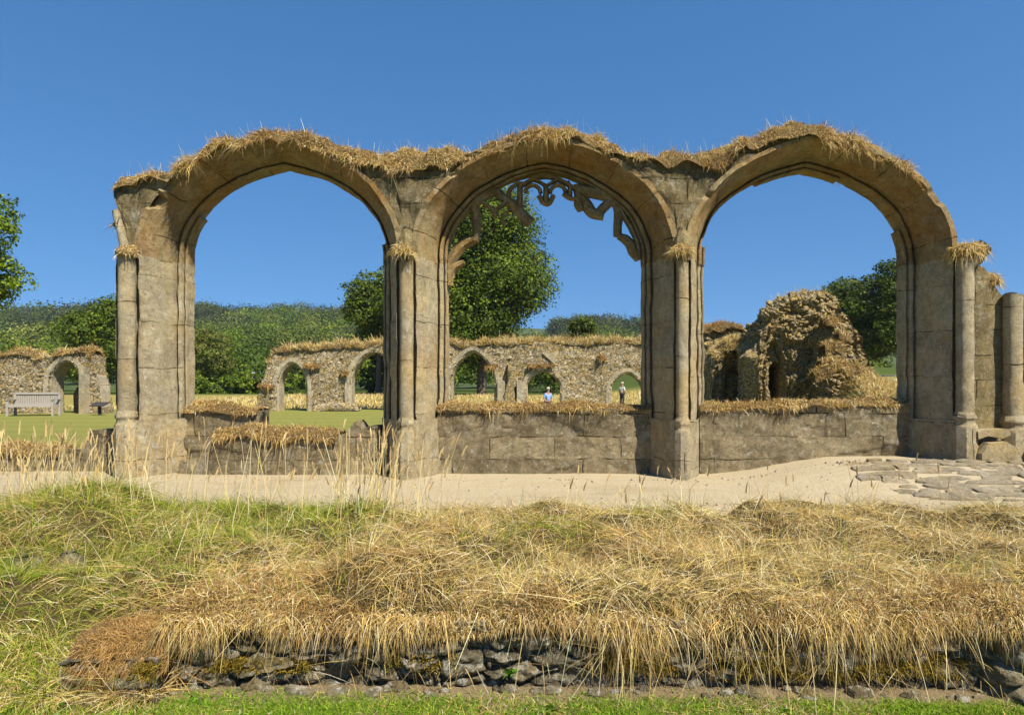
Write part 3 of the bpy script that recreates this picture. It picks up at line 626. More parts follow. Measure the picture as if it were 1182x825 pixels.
def tuft(name, label, c, r, n, L, group=None, hs=.7):
    g = GM(); a = np.linspace(0, 2 * math.pi, 14, endpoint=False); b = np.linspace(-.5, math.pi / 2, 7)
    V = np.array([[(c[0] + r * math.cos(p) * math.cos(t), c[1] + r * math.cos(p) * math.sin(t), c[2] + r * hs * math.sin(p)) for t in a] for p in b]).reshape(-1, 3)
    V += fbm(V, 5, 3, int(abs(c[0]) * 9))[:, None] * r * .35; Fq = gridq(7, 14, True)[:, ::-1]; g.raw(V, Fq, (.26, .18, .08)); P, nn = scatter(V, Fq, n)
    kk = R.random(n) < np.clip(.7 + 1.6 * fbm(P, 7, 2, int(abs(c[0]) * 5)), .15, 1); P, nn = P[kk], nn[kk]; n = len(P); out = nrm(P - np.array(c)); g.blades(P, out * .6 + R.normal(size=(n, 3)) * .55 + (-.1, 0, .3), R.uniform(*L, n) * R.choice([.6, 1, 1.3], n), .008, R.uniform(.4, 1.2, n), pick(np.r_[STRAW, BROWN[:2]], n), 3)
    return tag(g.build(name, M['grass']), label, 'grass tuft', group)
GT = 'dry grass tufts on broken shaft tops'
tuft('grass_tuft', 'small straw tuft on the shaft below the broken rib at the arcade left end', (U(148), Y0 - .08, Zf(294)), .13, 900, (.04, .09), GT)
tuft('grass_tuft', 'straw tuft on the shaft top where the first and middle arches meet', (U(468), Y0 - .10, Zf(292)), .14, 900, (.05, .14), GT)
tuft('grass_tuft', 'straw tuft on the shaft top where the middle and third arches meet', (U(785), Y0 - .10, Zf(292)), .13, 900, (.05, .13), GT)
tuft('grass_tuft', 'largest golden tuft spilling over the shaft beside the third arch', (U(1117), Y0 + .02, Zf(290)), .235, 2600, (.04, .16), GT, .55)
tuft('grass_tuft', 'golden tuft on the end wall between two shafts at the right', (U(1150), Y0 + .2, Zf(322)), .165, 1500, (.04, .13), GT, .6)
tuft('grass_tuft', 'withered tuft hanging behind the broken rib high on the arcade left end', (U(132), Y0 + .1, Zf(258)), .06, 400, (.05, .12), GT)
# rubble block at the end pier
m = MB(); m.prism([(U(1118), .52), (U(1118), Zf(522)), (U(1127), Zf(509)), (U(1148), Zf(508)), (U(1163), Zf(514)), (U(1166), Zf(527)), (U(1163), .52)], Y0 - .26, Y0 + .2, .05)
tag(m.build('stone_block', M['jamb'], None, False, .03, 5), 'rough pale stone block lying under the plinth of the end shaft', 'stone')
m = MB(); m.prism([(U(1172), .5), (U(1173), Zf(520)), (U(1184), Zf(514)), (U(1200), Zf(516)), (U(1203), .5)], Y0 - .3, Y0 + .2, .12)
tag(m.build('stone_block', M['jamb'], None, False, .03, 5), 'pale stone block beside the flagstones at the right edge', 'stone')
# flagstones
m = MB(); rr = random.Random(5)
for row in range(11):
    y = 7.95 + row * .16; x = 4.05 + rr.uniform(-.25, .25) + .25 * abs(row - 5) * .3
    while x < 7.2:
        w = rr.uniform(.15, .75) * rr.choice((.6, 1, 1.3)); d = .17 * rr.uniform(.6, 1.25); n = rr.randint(7, 10); pts = []; yo = rr.uniform(-.05, .05)
        for k in range(n):
            a = 2 * math.pi * k / n + rr.uniform(-.2, .2); ca, sa = math.cos(a), math.sin(a); q = 1 / max(abs(ca), abs(sa)) ** .75
            jt = rr.uniform(.8, 1.1); pts.append((x + w / 2 + ca * w * .5 * q * jt, y + yo + sa * d * .5 * q * jt))
        pz = [float(zpath(np.array(a), np.array(b))) for a, b in pts]; tz = rr.uniform(-.028, .015); tl = rr.uniform(-.05, .12)
        top = [(a, b, z + .016 + tz * .6 + tl * (b - y) * 1.2) for (a, b), z in zip(pts, pz)]; bot = [(a, b, z - .06) for (a, b), z in zip(pts, pz)]
        c = np.mean(top, 0); V = [tuple(np.array(t) * .94 + c * .06 + (0, 0, .008)) for t in top] + top + bot
        f = [tuple(range(n))] + [(n + k, n + (k + 1) % n, (k + 1) % n, k) for k in range(n)] + [(2 * n + k, 2 * n + (k + 1) % n, n + (k + 1) % n, n + k) for k in range(n)]
        m.add(V, f); x += w * .98 + rr.uniform(.0, .09)
M['flag'] = stone('flagstone', base=(.78, .67, .49), dark=(.40, .33, .22), stain=(.5, .78), joints=False, bumpd=.04)
tag(m.build('paving', M['flag'], None, False, .022, 7), kind='structure')

# ================================================================== FRONT WALL AND GRASS
def rubble_face(x0, x1, yf, z0, z1f, res, sc, amp, seed, over=None):
    xs = np.arange(x0, x1, res); zs = np.arange(z0, 1.0, res); nz = 42
    P = np.zeros((len(xs), nz + 1, 3))
    zt = z1f(xs)
    for j in range(nz): P[:, j] = np.stack([xs, yf(xs), z0 + (zt - z0) * j / (nz - 1)], 1)
    P[:, nz] = np.stack([xs, yf(xs) + .4, zt], 1)
    V = P.reshape(-1, 3); q = V * (1, .3, 2.7) * sc + fbm(V, 4, 4, seed)[:, None] * .8
    f1, f2, idr = worley(q, seed); e = np.clip((f2 - f1) / .35, 0, 1)
    k = np.zeros((len(xs), nz + 1)); k[:, :nz] = 1
    g1, g2, idq = worley(V * (1, .3, 1.5) * sc * 2.7 + 3.1, seed + 4); e2 = np.clip((g2 - g1) / .5, 0, 1)
    V[:, 1] -= (amp * (.25 + .75 * idr) * e ** .4 + .035 * (idq * e2 - .5) + .035 * fbm(V * (1, 1, 2), 7, 5, seed)) * k.ravel()
    V[:, 1] += k.ravel() * .10 * sst(.2, .6, fbm(V * (1, .1, 2.2), 1.5, 2, seed + 8))
    return P, xs, zt
m = MB()
P, _, _ = rubble_face(-2.14, 4.4, lambda x: 3.97 - .05 * sst(0, 3, x) - .12 * sst(2.45, 2.6, x), -.05, lambda x: .37 + .03 * fb2(x, 0, 2), .012, 3.6, .12, 3)
m.grid(P); k = P.shape[1]; m.F.append(tuple(range(k)))
FW = tag(m.build('low_wall', M['lowwall'], None, False), 'low ruined rubble wall under overhanging dry grass at the edge of the mown lawn', 'wall')
FW.modifiers.new('edge', 'EDGE_SPLIT').split_angle = math.radians(50)
m = MB(); P, _, _ = rubble_face(-2.66, -2.12, lambda x: 3.80 + 0 * x, -.05, lambda x: .21 + .02 * fb2(x, 0, 3), .012, 4, .09, 9); m.grid(P); k = P.shape[1]; m.F.append(tuple(range(k))); m.F.append(tuple((P.shape[0] - 1) * k + j for j in range(k)))
tag(m.build('wall_stub', M['lowwall'], None, True), 'short lower stub of rubble wall capped with brown thatch at the lower left', 'wall')
# loose footing stones along the base
rr = random.Random(3); m = MB()
for i in range(55):
    x = rr.uniform(-2.15, 2.9); y = 3.88 - .05 * float(sst(0, 3, x)) - rr.uniform(-.02, .09); w = rr.uniform(.015, .075) * rr.uniform(.6, 1.2); hgt = w * rr.uniform(.3, .8); a = np.linspace(0, 2 * math.pi, 9, endpoint=False); rt = rr.uniform(0, 3)
    sh = [rr.uniform(.7, 1.2) for _ in a]
    Q = np.array([[(x + w * rad * math.cos(t + rt) * sh[k], y + w * .7 * rad * math.sin(t + rt) * sh[k], zz * hgt) for k, t in enumerate(a)] for rad, zz in ((1, -.4), (1.05, .25), (.8, .8), (.25, 1.0))]); s = m.n; m.grid(Q, closev=True); m.F.append(tuple(s + 27 + j for j in range(9)))
tag(m.build('footing_rubble', M['lowwall'], None, False, .012, 14), 'scatter of small broken footing stones along the foot of the front low wall', 'rubble', kind='stuff')
# hollow stones in the bank
for i, (hx, hy, hw) in enumerate(((-4.05, 5.3, .14), (-3.72, 5.32, .12))):
    m = MB(); a = np.linspace(0, 2 * math.pi, 12, endpoint=False)
    Q = np.array([[(hx + hw * rad * math.cos(t), hy + .12 * rad * math.sin(t), .12 + zz) for t in a] for rad, zz in ((1, 0), (1.1, .12), (.95, .22), (.4, .28))]); m.grid(Q, closev=True); m.F.append(tuple(36 + j for j in range(12)))
    tag(m.build('bank_stone', M['lowwall'], None, True, .05, 7, seed=i), ['pinkish stone on the left of the dark hollow in the grassy bank', 'stone on the right of the dark hollow in the grassy bank'][i], 'stone')
g = GM()
# the bank: tussocks of leaning blades
def bank_pts(n):
    x = R.uniform(-7.2, 6.4, n); y = R.uniform(0, 1, n) ** 1.4 * 3.9 + 3.72
    k = (np.abs((x) / y - (-38 / F)) < 1.12) & ~((x > -2.12) & (y < 3.95)); x, y = x[k], y[k]
    edge = 7.35 + .18 * fb2(x, 0, 1.3, 2, 77) - .15 * sst(-1.2, .3, x) + .25 * sst(-2.0, -4.5, x) + .10 * fb2(x, y, 3, 2, 78); k = y < edge + R.normal(size=len(x)) * .09
    return x[k], y[k]
x, y = bank_pts(255000); n = len(x)
gx, gy = fb2(x, y, .9, 2, 21), fb2(x, y, .9, 2, 22); ang = 2.6 * math.pi * fb2(x, y, 1.3, 2, 23)
grn = np.clip(.55 * sst(-1.4, -3.2, x) + .85 * fb2(x, y, .9, 3, 30) + .04 + .22 * sst(6.2, 7.2, y) * sst(0, -2, x) - .02 + .4 * np.exp(-((x + 1.3) / .9) ** 2 - ((y - 6.1) / .7) ** 2) + .22 * sst(-.6, -2.2, x) + .3 * np.exp(-((x - 1.0) / .3) ** 2 - ((y - 4.6) / .3) ** 2) + .3 * np.exp(-((x - 3.1) / .4) ** 2 - ((y - 5.0) / .3) ** 2) - .5 * np.exp(-((y - 4.25) / .3) ** 2) * (x > -2.3) - .08 * sst(-.5, .5, x), 0, 1)
c = pick(STRAW, n); brn = R.random(n) < np.clip(.16 + .5 * fb2(x, y, 1.2, 2, 41) + .5 * np.exp(-((y - 4.2) / .3) ** 2) * sst(0, -1.6, x), .03, .9); c[brn] = pick(BROWN, brn.sum()); gk = R.random(n) < grn; c[gk] = pick(GREEN, gk.sum())
z = zbank(x, y); el = .22 + .5 * R.random(n) + .35 * gk * R.random(n)
jit = R.normal(size=n) * 1.25; D = np.stack([np.cos(ang + jit), np.sin(ang + jit), np.tan(np.clip(el, 0, 1.2)) + .15 * R.random(n)], 1)
Ln = np.where(R.random(n) < .45, R.uniform(.05, .14, n), R.uniform(.12, .34, n)) * (1 + .5 * fb2(x, y, 2.8, 2, 9)) * (1 - .35 * sst(6.3, 7.2, y) * sst(-.8, .2, x)); near = y < 4.5
g.blades(np.stack([x, y, z - .01], 1), D, Ln, .0036 * R.uniform(.5, 1.6, n), R.uniform(.2, .85, n), c, 4, .5)
# upright tops along the back edge and tufts
n = 11000; x, y = bank_pts(80000); k = R.random(len(x)) < np.clip(.10 + .4 * fb2(x, y, 2.2, 2, 50), 0, 1); x, y = x[k][:n], y[k][:n]; n = len(x)
c = pick(STRAW, n); gk = R.random(n) < np.clip(.25 + .5 * sst(-.5, -3, x), 0, 1) * .7; c[gk] = pick(GREEN, gk.sum())
g.blades(np.stack([x, y, zbank(x, y)], 1), R.normal(size=(n, 3)) * (.35, .35, .1) + (0, 0, 1), R.uniform(.12, .34, n) * (1 + .3 * sst(-1, -4, x)), .004, R.uniform(.05, .5, n), c, 4, .4)
# thick mat lipping over the wall
lx = np.linspace(-2.2, 4.4, 105); ln_ = fb2(lx, 0, 1.6, 2, 91); lm_ = fb2(lx, 3, 3.5, 2, 92)
turf(g, np.stack([lx, 3.96 - .05 * sst(0, 3, lx) - .1 * sst(2.4, 2.6, lx) - .05 * ln_, .385 + .08 * ln_ + .05 * lm_], 1), .42, front=.09, hang=.05, h=.09, n=90000, L=(.02, .10), wd=.004, pal=np.r_[STRAW, BROWN], rough=.055, back=.1, body=(.08, .055, .022), droop=.9, seed=17, up=.15, seg=4, patch=.35)
for zz_, yy_, nn_ in ((.40, 3.87, 9500), (.37, 3.88, 4700)):
    x = R.uniform(-2.16, 4.3, nn_); k = R.random(nn_) < np.clip(.6 + 1.6 * fb2(x, zz_, 2.4, 2, 93), .05, 1); x = x[k]; n = len(x); y = yy_ - .05 * sst(0, 3, x) - .1 * sst(2.4, 2.6, x) + R.normal(size=n) * .02
    D = np.stack([R.normal(size=n) * .6, -.5 + R.normal(size=n) * .4, -.2 + R.normal(size=n) * .5], 1); g.blades(np.stack([x, y, zz_ + .05 * np.interp(x, lx, ln_) + R.uniform(-.03, .05, n)], 1), D, R.uniform(.03, .12, n) * np.where(x > .4, 1.3, .9) * np.clip(.66 + 1.7 * fb2(x, 0, 1.9, 2, 95), .12, 1.6), .004, R.uniform(.4, 1.3, n), pick(np.r_[STRAW, BROWN], n), 4, .4)
# drape over the front wall, hanging in locks
nl = 120; lx = np.r_[R.uniform(-2.1, 3.1, 60), R.uniform(.3, 3.1, 60)]; lw = R.uniform(.02, .09, nl); ll = np.clip(R.normal(.52, .26, nl), .2, 1.3) * (1 + .35 * sst(-.8, 1.8, lx)) * (1 + .5 * fb2(lx, 0, 1.7, 2, 88)); per = 110
x = (lx[:, None] + R.normal(size=(nl, per)) * lw[:, None]).ravel(); L0 = np.repeat(ll, per); n = len(x)
y = 3.99 - .05 * sst(0, 3, x) - .1 * sst(2.4, 2.6, x) + R.uniform(-.03, .2, n); lean = np.repeat(R.normal(size=nl) * .6, per)
D = np.stack([lean + R.normal(size=n) * .5, -.6 + R.normal(size=n) * .35, .45 + R.normal(size=n) * .35], 1)
c = pick(STRAW, n); k = R.random(n) < .35 + .4 * sst(0, -1.6, x); c[k] = pick(BROWN, k.sum()); k = R.random(n) < .05; c[k] = pick(GREEN, k.sum())
g.blades(np.stack([x, y, .40 + R.uniform(-.04, .10, n)], 1), D, R.uniform(.08, .24, n) * L0, .0034 * R.uniform(.6, 1.4, n), R.uniform(.5, 1.6, n), c, 5, .45)
# long pale loose straws
n = 95; x = np.r_[R.normal(.1, .25, 20), R.normal(1.15, .2, 25), R.normal(2.0, .3, 25), R.uniform(-2.1, 3.0, 25)]; D = np.stack([R.normal(size=n) * .45, -.6 + R.normal(size=n) * .2, .3 + R.normal(size=n) * .3], 1)
g.blades(np.stack([x, np.full(n, 3.98) - .06 * sst(0, 3, x), np.full(n, .41)], 1), D, R.uniform(.16, .36, n), .0042, R.uniform(.7, 1.5, n), pick(STRAW[:2], n), 7, .8, .5)
# cap of the stub and the sloping left bank edge
V, Fq = turf(g, np.array([(-2.66, 3.82, .20), (-2.4, 3.82, .22), (-2.1, 3.85, .24)]), .42, front=.06, hang=.09, h=.10, n=9000, L=(.02, .09), wd=.0035, pal=BROWN, rough=.03, seed=8, droop=.8, seg=4)
n = 9000; x = R.uniform(-4.6, -2.62, n); y = R.uniform(3.66, 4.3, n); D = np.stack([R.normal(size=n) * .5, -.5 + R.normal(size=n) * .3, .7 + R.normal(size=n) * .3], 1)
c = pick(GREEN, n); k = R.random(n) < .45; c[k] = pick(STRAW, k.sum()); g.blades(np.stack([x, y, zbank(x, y)], 1), D, R.uniform(.15, .4, n), .005, R.uniform(.5, 1.2, n), c, 5, .3)
tag(g.build('dry_grass', M['grass']), 'thick mat of dry straw and green grass matted over the foreground bank', 'grass', kind='stuff')
# mown lawn blades
g = GM(); n = 110000; x = R.uniform(-4.6, 4.2, n); y = 3.95 - R.random(n) ** .8 * 1.2
front = 3.80 - .10 * sst(.2, 2.4, x) + .05 * sst(-.5, -2.0, x) + .03 * fb2(x, 0, 4, 2, 61) - .12 * (x < -2.1) * (x > -2.65); k = (y < front + .05 * R.normal(size=n)) | (x < -2.7); x, y = x[k], y[k]; n = len(x)
lawnc = np.array([[.15, .26, .03], [.21, .33, .045], [.11, .20, .02], [.28, .34, .06]]); c = pick(lawnc, n); k = R.random(n) < np.clip(.15 + .5 * fb2(x, y, 2.5, 2, 66), 0, .6); c[k] = pick(STRAW[2:] * .8, k.sum())
g.blades(np.stack([x, y, np.zeros(n)], 1), R.normal(size=(n, 3)) * (.7, .7, .2) + (0, 0, .9), R.uniform(.02, .06, n), .004 * R.uniform(.7, 1.5, n), R.uniform(.1, .6, n), c, 3)
tag(g.build('lawn_grass', M['grass']), 'short bright green mown grass along the foot of the low wall', 'grass', kind='stuff')
# tall flowering grasses between bank and path
g = GM(); n = 440
x = np.r_[R.normal(-4.9, .55, 200), R.normal(-1.75, .35, 130), R.normal(-3.2, .9, 70), R.uniform(0, 4.5, 40)]; y = R.uniform(6.2, 7.7, n); k = (x > -6.2) & (x < 5); x, y = x[k], y[k]; n = len(x)
L = R.uniform(.4, 1.0, n) * np.where(x > -.5, .6, 1); D = R.normal(size=(n, 3)) * (.16, .12, .03) + (.08, 0, 1); cc = pick(STRAW[:2], n, .12)
P0 = np.stack([x, y, np.full(n, .36)], 1); dr = R.uniform(.02, .16, n)
side = nrm(np.cross(nrm(D), R.normal(size=(n, 3)))); st = R.bit_generator.state
g.blades(P0, D, L, .0058, dr, cc, 5, .0, .75)
tipc = P0 + nrm(D) * L[:, None]; tipc[:, 2] -= dr * L; tang = nrm(D) * 1.0; tang = tang - np.stack([0 * dr, 0 * dr, 2 * dr], 1); tang = nrm(tang)
for k in range(3): g.blades(tipc - tang * .02, tang + R.normal(size=(n, 3)) * .05, R.uniform(.08, .17, n), .015, .25, pick(np.array([[.66, .52, .28], [.58, .42, .22]]), n, .1), 4, .05, .25)
tag(g.build('tall_grass', M['grass']), 'tall straw coloured flowering grass stems with seed heads beside the path', 'grass', kind='stuff')
# moss
g = GM()
for (x0, x1, z0, z1, n) in ((-1.95, -1.35, .10, .17, 2600), (.95, 1.5, .06, .22, 2600), (-2.28, -2.1, .06, .2, 1600), (1.6, 2.0, .05, .15, 1200), (.3, .75, .08, .2, 1500), (2.0, 2.4, .08, .22, 1500), (-.9, -.5, .1, .2, 1200)):
    x = R.uniform(x0, x1, n); z = R.uniform(z0, z1, n); k = fb2(x, z, 14, 2, 5) > -.15; x, z = x[k], z[k]; n = len(x)
    g.blades(np.stack([x, np.where(x < -2.12, 3.76, 3.90 - .05 * sst(0, 3, x)) + R.uniform(-.03, .05, n), z], 1), R.normal(size=(n, 3)) * .6 + (0, -.8, .3), R.uniform(.01, .035, n), .006, .3, pick(np.array([[.24, .17, .03], [.30, .22, .05], [.16, .12, .03]]), n), 2)
tag(g.build('moss', M['grass']), 'yellow brown moss cushions clinging to the low rubble wall', 'moss', kind='stuff')
# broad-leaved weeds
def weed(px, py, Yd, zb, r, nl, label, up=.5):
    bx = (px - 629) / F * Yd; g = GM(); a = R.uniform(0, 2 * math.pi, nl); D = np.stack([np.cos(a), np.sin(a), np.full(nl, up) + R.normal(size=nl) * .25], 1)
    P = np.tile([[bx, Yd, zb]], (nl, 1)) + R.normal(size=(nl, 3)) * (r * .25, r * .15, r * .12); g.blades(P, D, R.uniform(.6, 1.1, nl) * r, r * .38, .5, pick(np.array([[.12, .24, .03], [.16, .30, .05]]), nl), 5, .2, .1)
    tag(g.build('weed', M['leaf']), label, 'weed', 'small green weeds at the foot of the wall')
weed(590, 765, 3.84, .12, .05, 30, 'small green plant rooted halfway up the low wall face', .3)
weed(222, 795, 3.72, .01, .07, 10, 'broad leaved weed in the lawn below the mossy wall course at left'); weed(72, 808, 3.66, .01, .08, 10, 'weed with large leaves beside the wall stub at lower left')
weed(632, 800, 3.62, .01, .06, 9, 'broad leaved weed in the lawn below the plant on the wall face'); weed(905, 806, 3.6, .01, .06, 9, 'weed in the lawn right of the hanging straw')

# ================================================================== BACKGROUND RUINS
def rubble_wall(name, xs0, xs1, Yw, thick, topf, z0, openings, res, mat, parent, sc=4.2, amp=.09, seed=0, ang=0.0):
    nx = int((xs1 - xs0) / res) + 1; nz = int(6.0 / res); cell = {}
    xs = xs0 + res * np.arange(nx + 1); zs = z0 + res * np.arange(nz + 1)
    Xc, Zc = np.meshgrid(xs[:-1] + res / 2, zs[:-1] + res / 2, indexing='ij'); inside = Zc < topf(Xc.ravel()).reshape(Xc.shape)
    for f in openings: inside &= ~f(Xc, Zc)
    vid = {}; V = []; Fc = []
    def gv(i, j, b):
        k = (i, j, b)
        if k not in vid: vid[k] = len(V); V.append((xs[i], Yw + (thick if b else 0), zs[j]))
        return vid[k]
    I = inside
    for i, j in zip(*np.nonzero(I)):
        Fc.append((gv(i, j, 0), gv(i + 1, j, 0), gv(i + 1, j + 1, 0), gv(i, j + 1, 0))); Fc.append((gv(i, j, 1), gv(i, j + 1, 1), gv(i + 1, j + 1, 1), gv(i + 1, j, 1)))
        for di, dj, a, b in ((-1, 0, (i, j + 1), (i, j)), (1, 0, (i + 1, j), (i + 1, j + 1)), (0, 1, (i + 1, j + 1), (i, j + 1)), (0, -1, (i, j), (i + 1, j))):
            u, v = i + di, j + dj
            if u < 0 or v < 0 or u >= I.shape[0] or v >= I.shape[1] or not I[u, v]: Fc.append((gv(*a, 0), gv(*b, 0), gv(*b, 1), gv(*a, 1)))
    V = np.array(V); fr = np.where(V[:, 1] < Yw + .01, -1.0, 1.0)
    f1, f2, idr = worley(V * (1, 1, 1.5) * sc + fbm(V, 2.5, 2, seed)[:, None] * .4, seed); e = np.clip((f2 - f1) / .4, 0, 1)
    V[:, 1] += fr * (amp * (.3 + .7 * idr) * np.sqrt(e) + .12 * fbm(V, .9, 3, seed + 3)); V[:, 0] += .04 * fbm(V, 5, 2, seed + 7); V[:, 2] += .03 * fbm(V, 6, 2, seed + 9)
    o = mk(name, V, Fc, mat, parent, True); o.modifiers.new('edge', 'EDGE_SPLIT').split_angle = math.radians(55); return o
def pointed(cx, hw, zs, rise, z0):
    def hgt(u): u = np.clip(np.abs(u), 0, 1); return rise * (np.sqrt(np.maximum(0, 1 - (u * .80 + .0) ** 2)) - .6 * u ** 1.5 * 1.0 + 0) / 1.0
    def hh(x):
        u = np.clip(np.abs((x - cx) / hw), 0, 1); return zs + rise * np.sqrt(np.clip(((1 + .45) ** 2 - (u + .45) ** 2) / ((1 + .45) ** 2 - .45 ** 2), 0, 1))
    return (lambda X, Z: (np.abs(X - cx) < hw) & (Z < hh(X)) & (Z > z0 - 5)), hh
def surround(m, cx, hw, zs, rise, z0, Yw, thick, w=.14, proud=.06, zl=None, zr=None):
    _, hh = pointed(cx, hw, zs, rise, z0); n = 26; th = np.linspace(-1, 1, n); xs = cx + hw * np.sin(th * math.pi / 2)
    pts = [(cx - hw, zl if zl is not None else z0)] + [(cx - hw, zs)] + [(x, float(hh(np.array(x)))) for x in xs[1:-1]] + [(cx + hw, zs)] + [(cx + hw, zr if zr is not None else z0)]
    p = np.array(pts); T = nrm(np.gradient(p, axis=0)); Nn = np.stack([-T[:, 1], T[:, 0]], 1)
    prof = [(w, -proud), (w * .25, -proud), (.0, -proud + .07), (-.05, -proud + .12), (-.05, thick + proud - .1), (0, thick + proud), (w, thick + proud)]
    P = np.array([[(p[i, 0] + Nn[i, 0] * a, Yw + b, p[i, 1] + Nn[i, 1] * a) for a, b in prof] for i in range(len(p))]); s = m.n; m.grid(P, closev=True)
    m.F.append(tuple(s + j for j in range(7))); m.F.append(tuple(s + (len(p) - 1) * 7 + j for j in range(7))[::-1])
YF = 32.0; kf = F / YF
fx = lambda px: (px - 629) / kf
fz = lambda py: ZE - (py - 440) / kf
BW = empty('ruined_range', (fx(530), YF, .36), 'long roofless rubble wall with five pointed doorways across the far side of the lawn', 'ruin')
ops = [(337.5, 17, 447, 29), (432, 28, 445, 40), (546, 25.5, 444, 39), (627.5, 20, 448, 20), (724, 19, 451, 21)]
OPN = []
for (c, hw, s, r) in ops:
    f, _ = pointed(fx(c), hw / kf, fz(s), r / kf, 0); OPN.append(f)
def topfar(x):
    p = np.asarray(x) * kf + 629
    return ZE - (np.interp(p, [296, 299, 304, 312, 318, 330, 360, 400, 450, 520, 600, 680, 740, 800], [474, 455, 440, 415, 406, 403, 401, 399, 398, 396, 394, 394, 393, 394]) - 440) / kf + .10 * fb2(np.asarray(x), 0, 1.6, 3, 4)
rubble_wall('wall', fx(296), fx(798), YF, .7, topfar, .2, OPN, .075, M['rubble'], BW, 6.5, .10, 2)
for (c, hw, s, r) in ops:
    m = MB(); surround(m, fx(c), hw / kf, fz(s), r / kf, .3, YF, .7, .23, .07); m.build('doorway_surround', M['dress'], BW, False, .03, 4, seed=int(c))
m = MB()
for (a, b, t) in ((575, 583, 440), (597, 605, 441)): m.prism([(fx(a), .3), (fx(b), .3), (fx(b), fz(t)), (fx((a + b) / 2), fz(t - 2)), (fx(a), fz(t))], YF - .35, YF + .1)
m.build('buttress', M['dress'], BW, False, .03, 4)
m = MB(); m.tube([(fx(588), YF - .12, .4), (fx(590), YF - .2, fz(455)), (fx(589), YF - .15, fz(440)), (fx(591), YF - .2, fz(428)), (fx(588), YF - .1, fz(420))], [.22, .3, .12, .22, .05], 8); m.build('broken_carving', M['rubble2'], BW, True, .22, 3.5)
m = MB(); m.prism([(fx(640), fz(420)), (fx(626), fz(408)), (fx(645), fz(407))], YF - .16, YF + .1); m.build('corbel', M['dress'], BW, False, .02, 5)
m = MB(); m.tube([(fx(366), YF - .25, .4), (fx(385), YF - .3, .55), (fx(408), YF - .25, .5), (fx(416), YF - .3, .36)], [.2, .28, .25, .1], 8); m.build('fallen_footing', M['rubble'], BW, True, .12, 3)
g = GM(); x = np.linspace(fx(310), fx(798), 120); line = np.stack([x, np.full_like(x, YF + .0), topfar(x) - .05], 1)
turf(g, line, .7, .08, .08, .12, 16000, (.1, .42), .02, np.r_[STRAW * 1.1, BROWN[1:2]], .09, .05, seed=31, droop=.35, up=.9)
for (pa, pb, py) in ((352, 372, 424), (395, 404, 432), (560, 575, 425), (610, 640, 422), (690, 700, 414), (300, 318, 447)):
    x = np.linspace(fx(pa), fx(pb), 6); turf(g, np.stack([x, np.full(6, YF - .18), np.full(6, fz(py))], 1), .2, .06, .05, .1, 350, (.06, .2), .026, BROWN, .08, .0, seed=pa, droop=.7)
tag(g.build('range_top_grass', M['grass']), 'dry grass fringe along the top of the long far wall with five doorways', 'grass', kind='stuff')
# left ruin
YL = 29.5; kl = F / YL; lx_ = lambda px: (px - 629) / kl; lz = lambda py: ZE - (py - 440) / kl
LR = empty('ruined_doorway', (lx_(60), YL, .36), 'rubble wall fragment with one tall pointed doorway standing behind the slatted bench', 'ruin')
fo, _ = pointed(lx_(77), 20 / kl, lz(443), 27 / kl, 0)
def topl(x):
    p = np.asarray(x) * kl + 629
    return ZE - (np.interp(p, [-120, -20, 0, 12, 30, 45, 58, 70, 88, 100, 107, 109, 113, 116], [420, 412, 410, 405, 406, 415, 414, 408, 405, 406, 412, 430, 445, 470]) - 440) / kl + .06 * fb2(np.asarray(x), 0, 2, 3, 9)
rubble_wall('wall', lx_(-120), lx_(116), YL, .8, topl, .2, [fo], .07, M['rubble'], LR, 6.5, .10, 5)
m = MB(); surround(m, lx_(77), 20 / kl, lz(443), 27 / kl, .3, YL, .8, .22, .08); m.build('doorway_surround', M['dress'], LR, False, .025, 4)
m = MB(); m.prism([(lx_(98), .3), (lx_(104), .3), (lx_(104), lz(432)), (lx_(106), lz(424)), (lx_(97), lz(424)), (lx_(98), lz(432))], YL - .4, YL + .1); m.build('attached_shaft', M['dress'], LR, False, .03, 4)
m = MB(); m.prism([(lx_(106), .3), (lx_(117), .3), (lx_(115), lz(450)), (lx_(111), lz(434)), (lx_(106), lz(428))], YL + .1, YL + .7); m.build('broken_jamb', M['dress'], LR, False, .04, 3)
m = MB(); m.tube([(lx_(71), YL + 1.6, .3), (lx_(71), YL + 1.6, lz(456)), (lx_(72), YL + 1.6, lz(449)), (lx_(73), YL + 1.6, lz(446))], [.52, .5, .42, .2], 10)
tag(m.build('stone_stump', M['rubble2'], None, True, .08, 3), 'round broken masonry stump seen through the pointed doorway behind the bench', 'ruin')
g = GM()
for a, b in ((-120, 50), (64, 106)):
    x = np.linspace(lx_(a), lx_(b), 50); turf(g, np.stack([x, np.full_like(x, YL), topl(x) - .04], 1), .8, .1, .08, .14, 3500, (.08, .3), .024, np.r_[STRAW, BROWN], .1, seed=a + 200, droop=.4, up=.5)
tag(g.build('doorway_top_grass', M['grass']), 'dry grass on top of the ruined wall with the pointed doorway behind the bench', 'grass', kind='stuff')
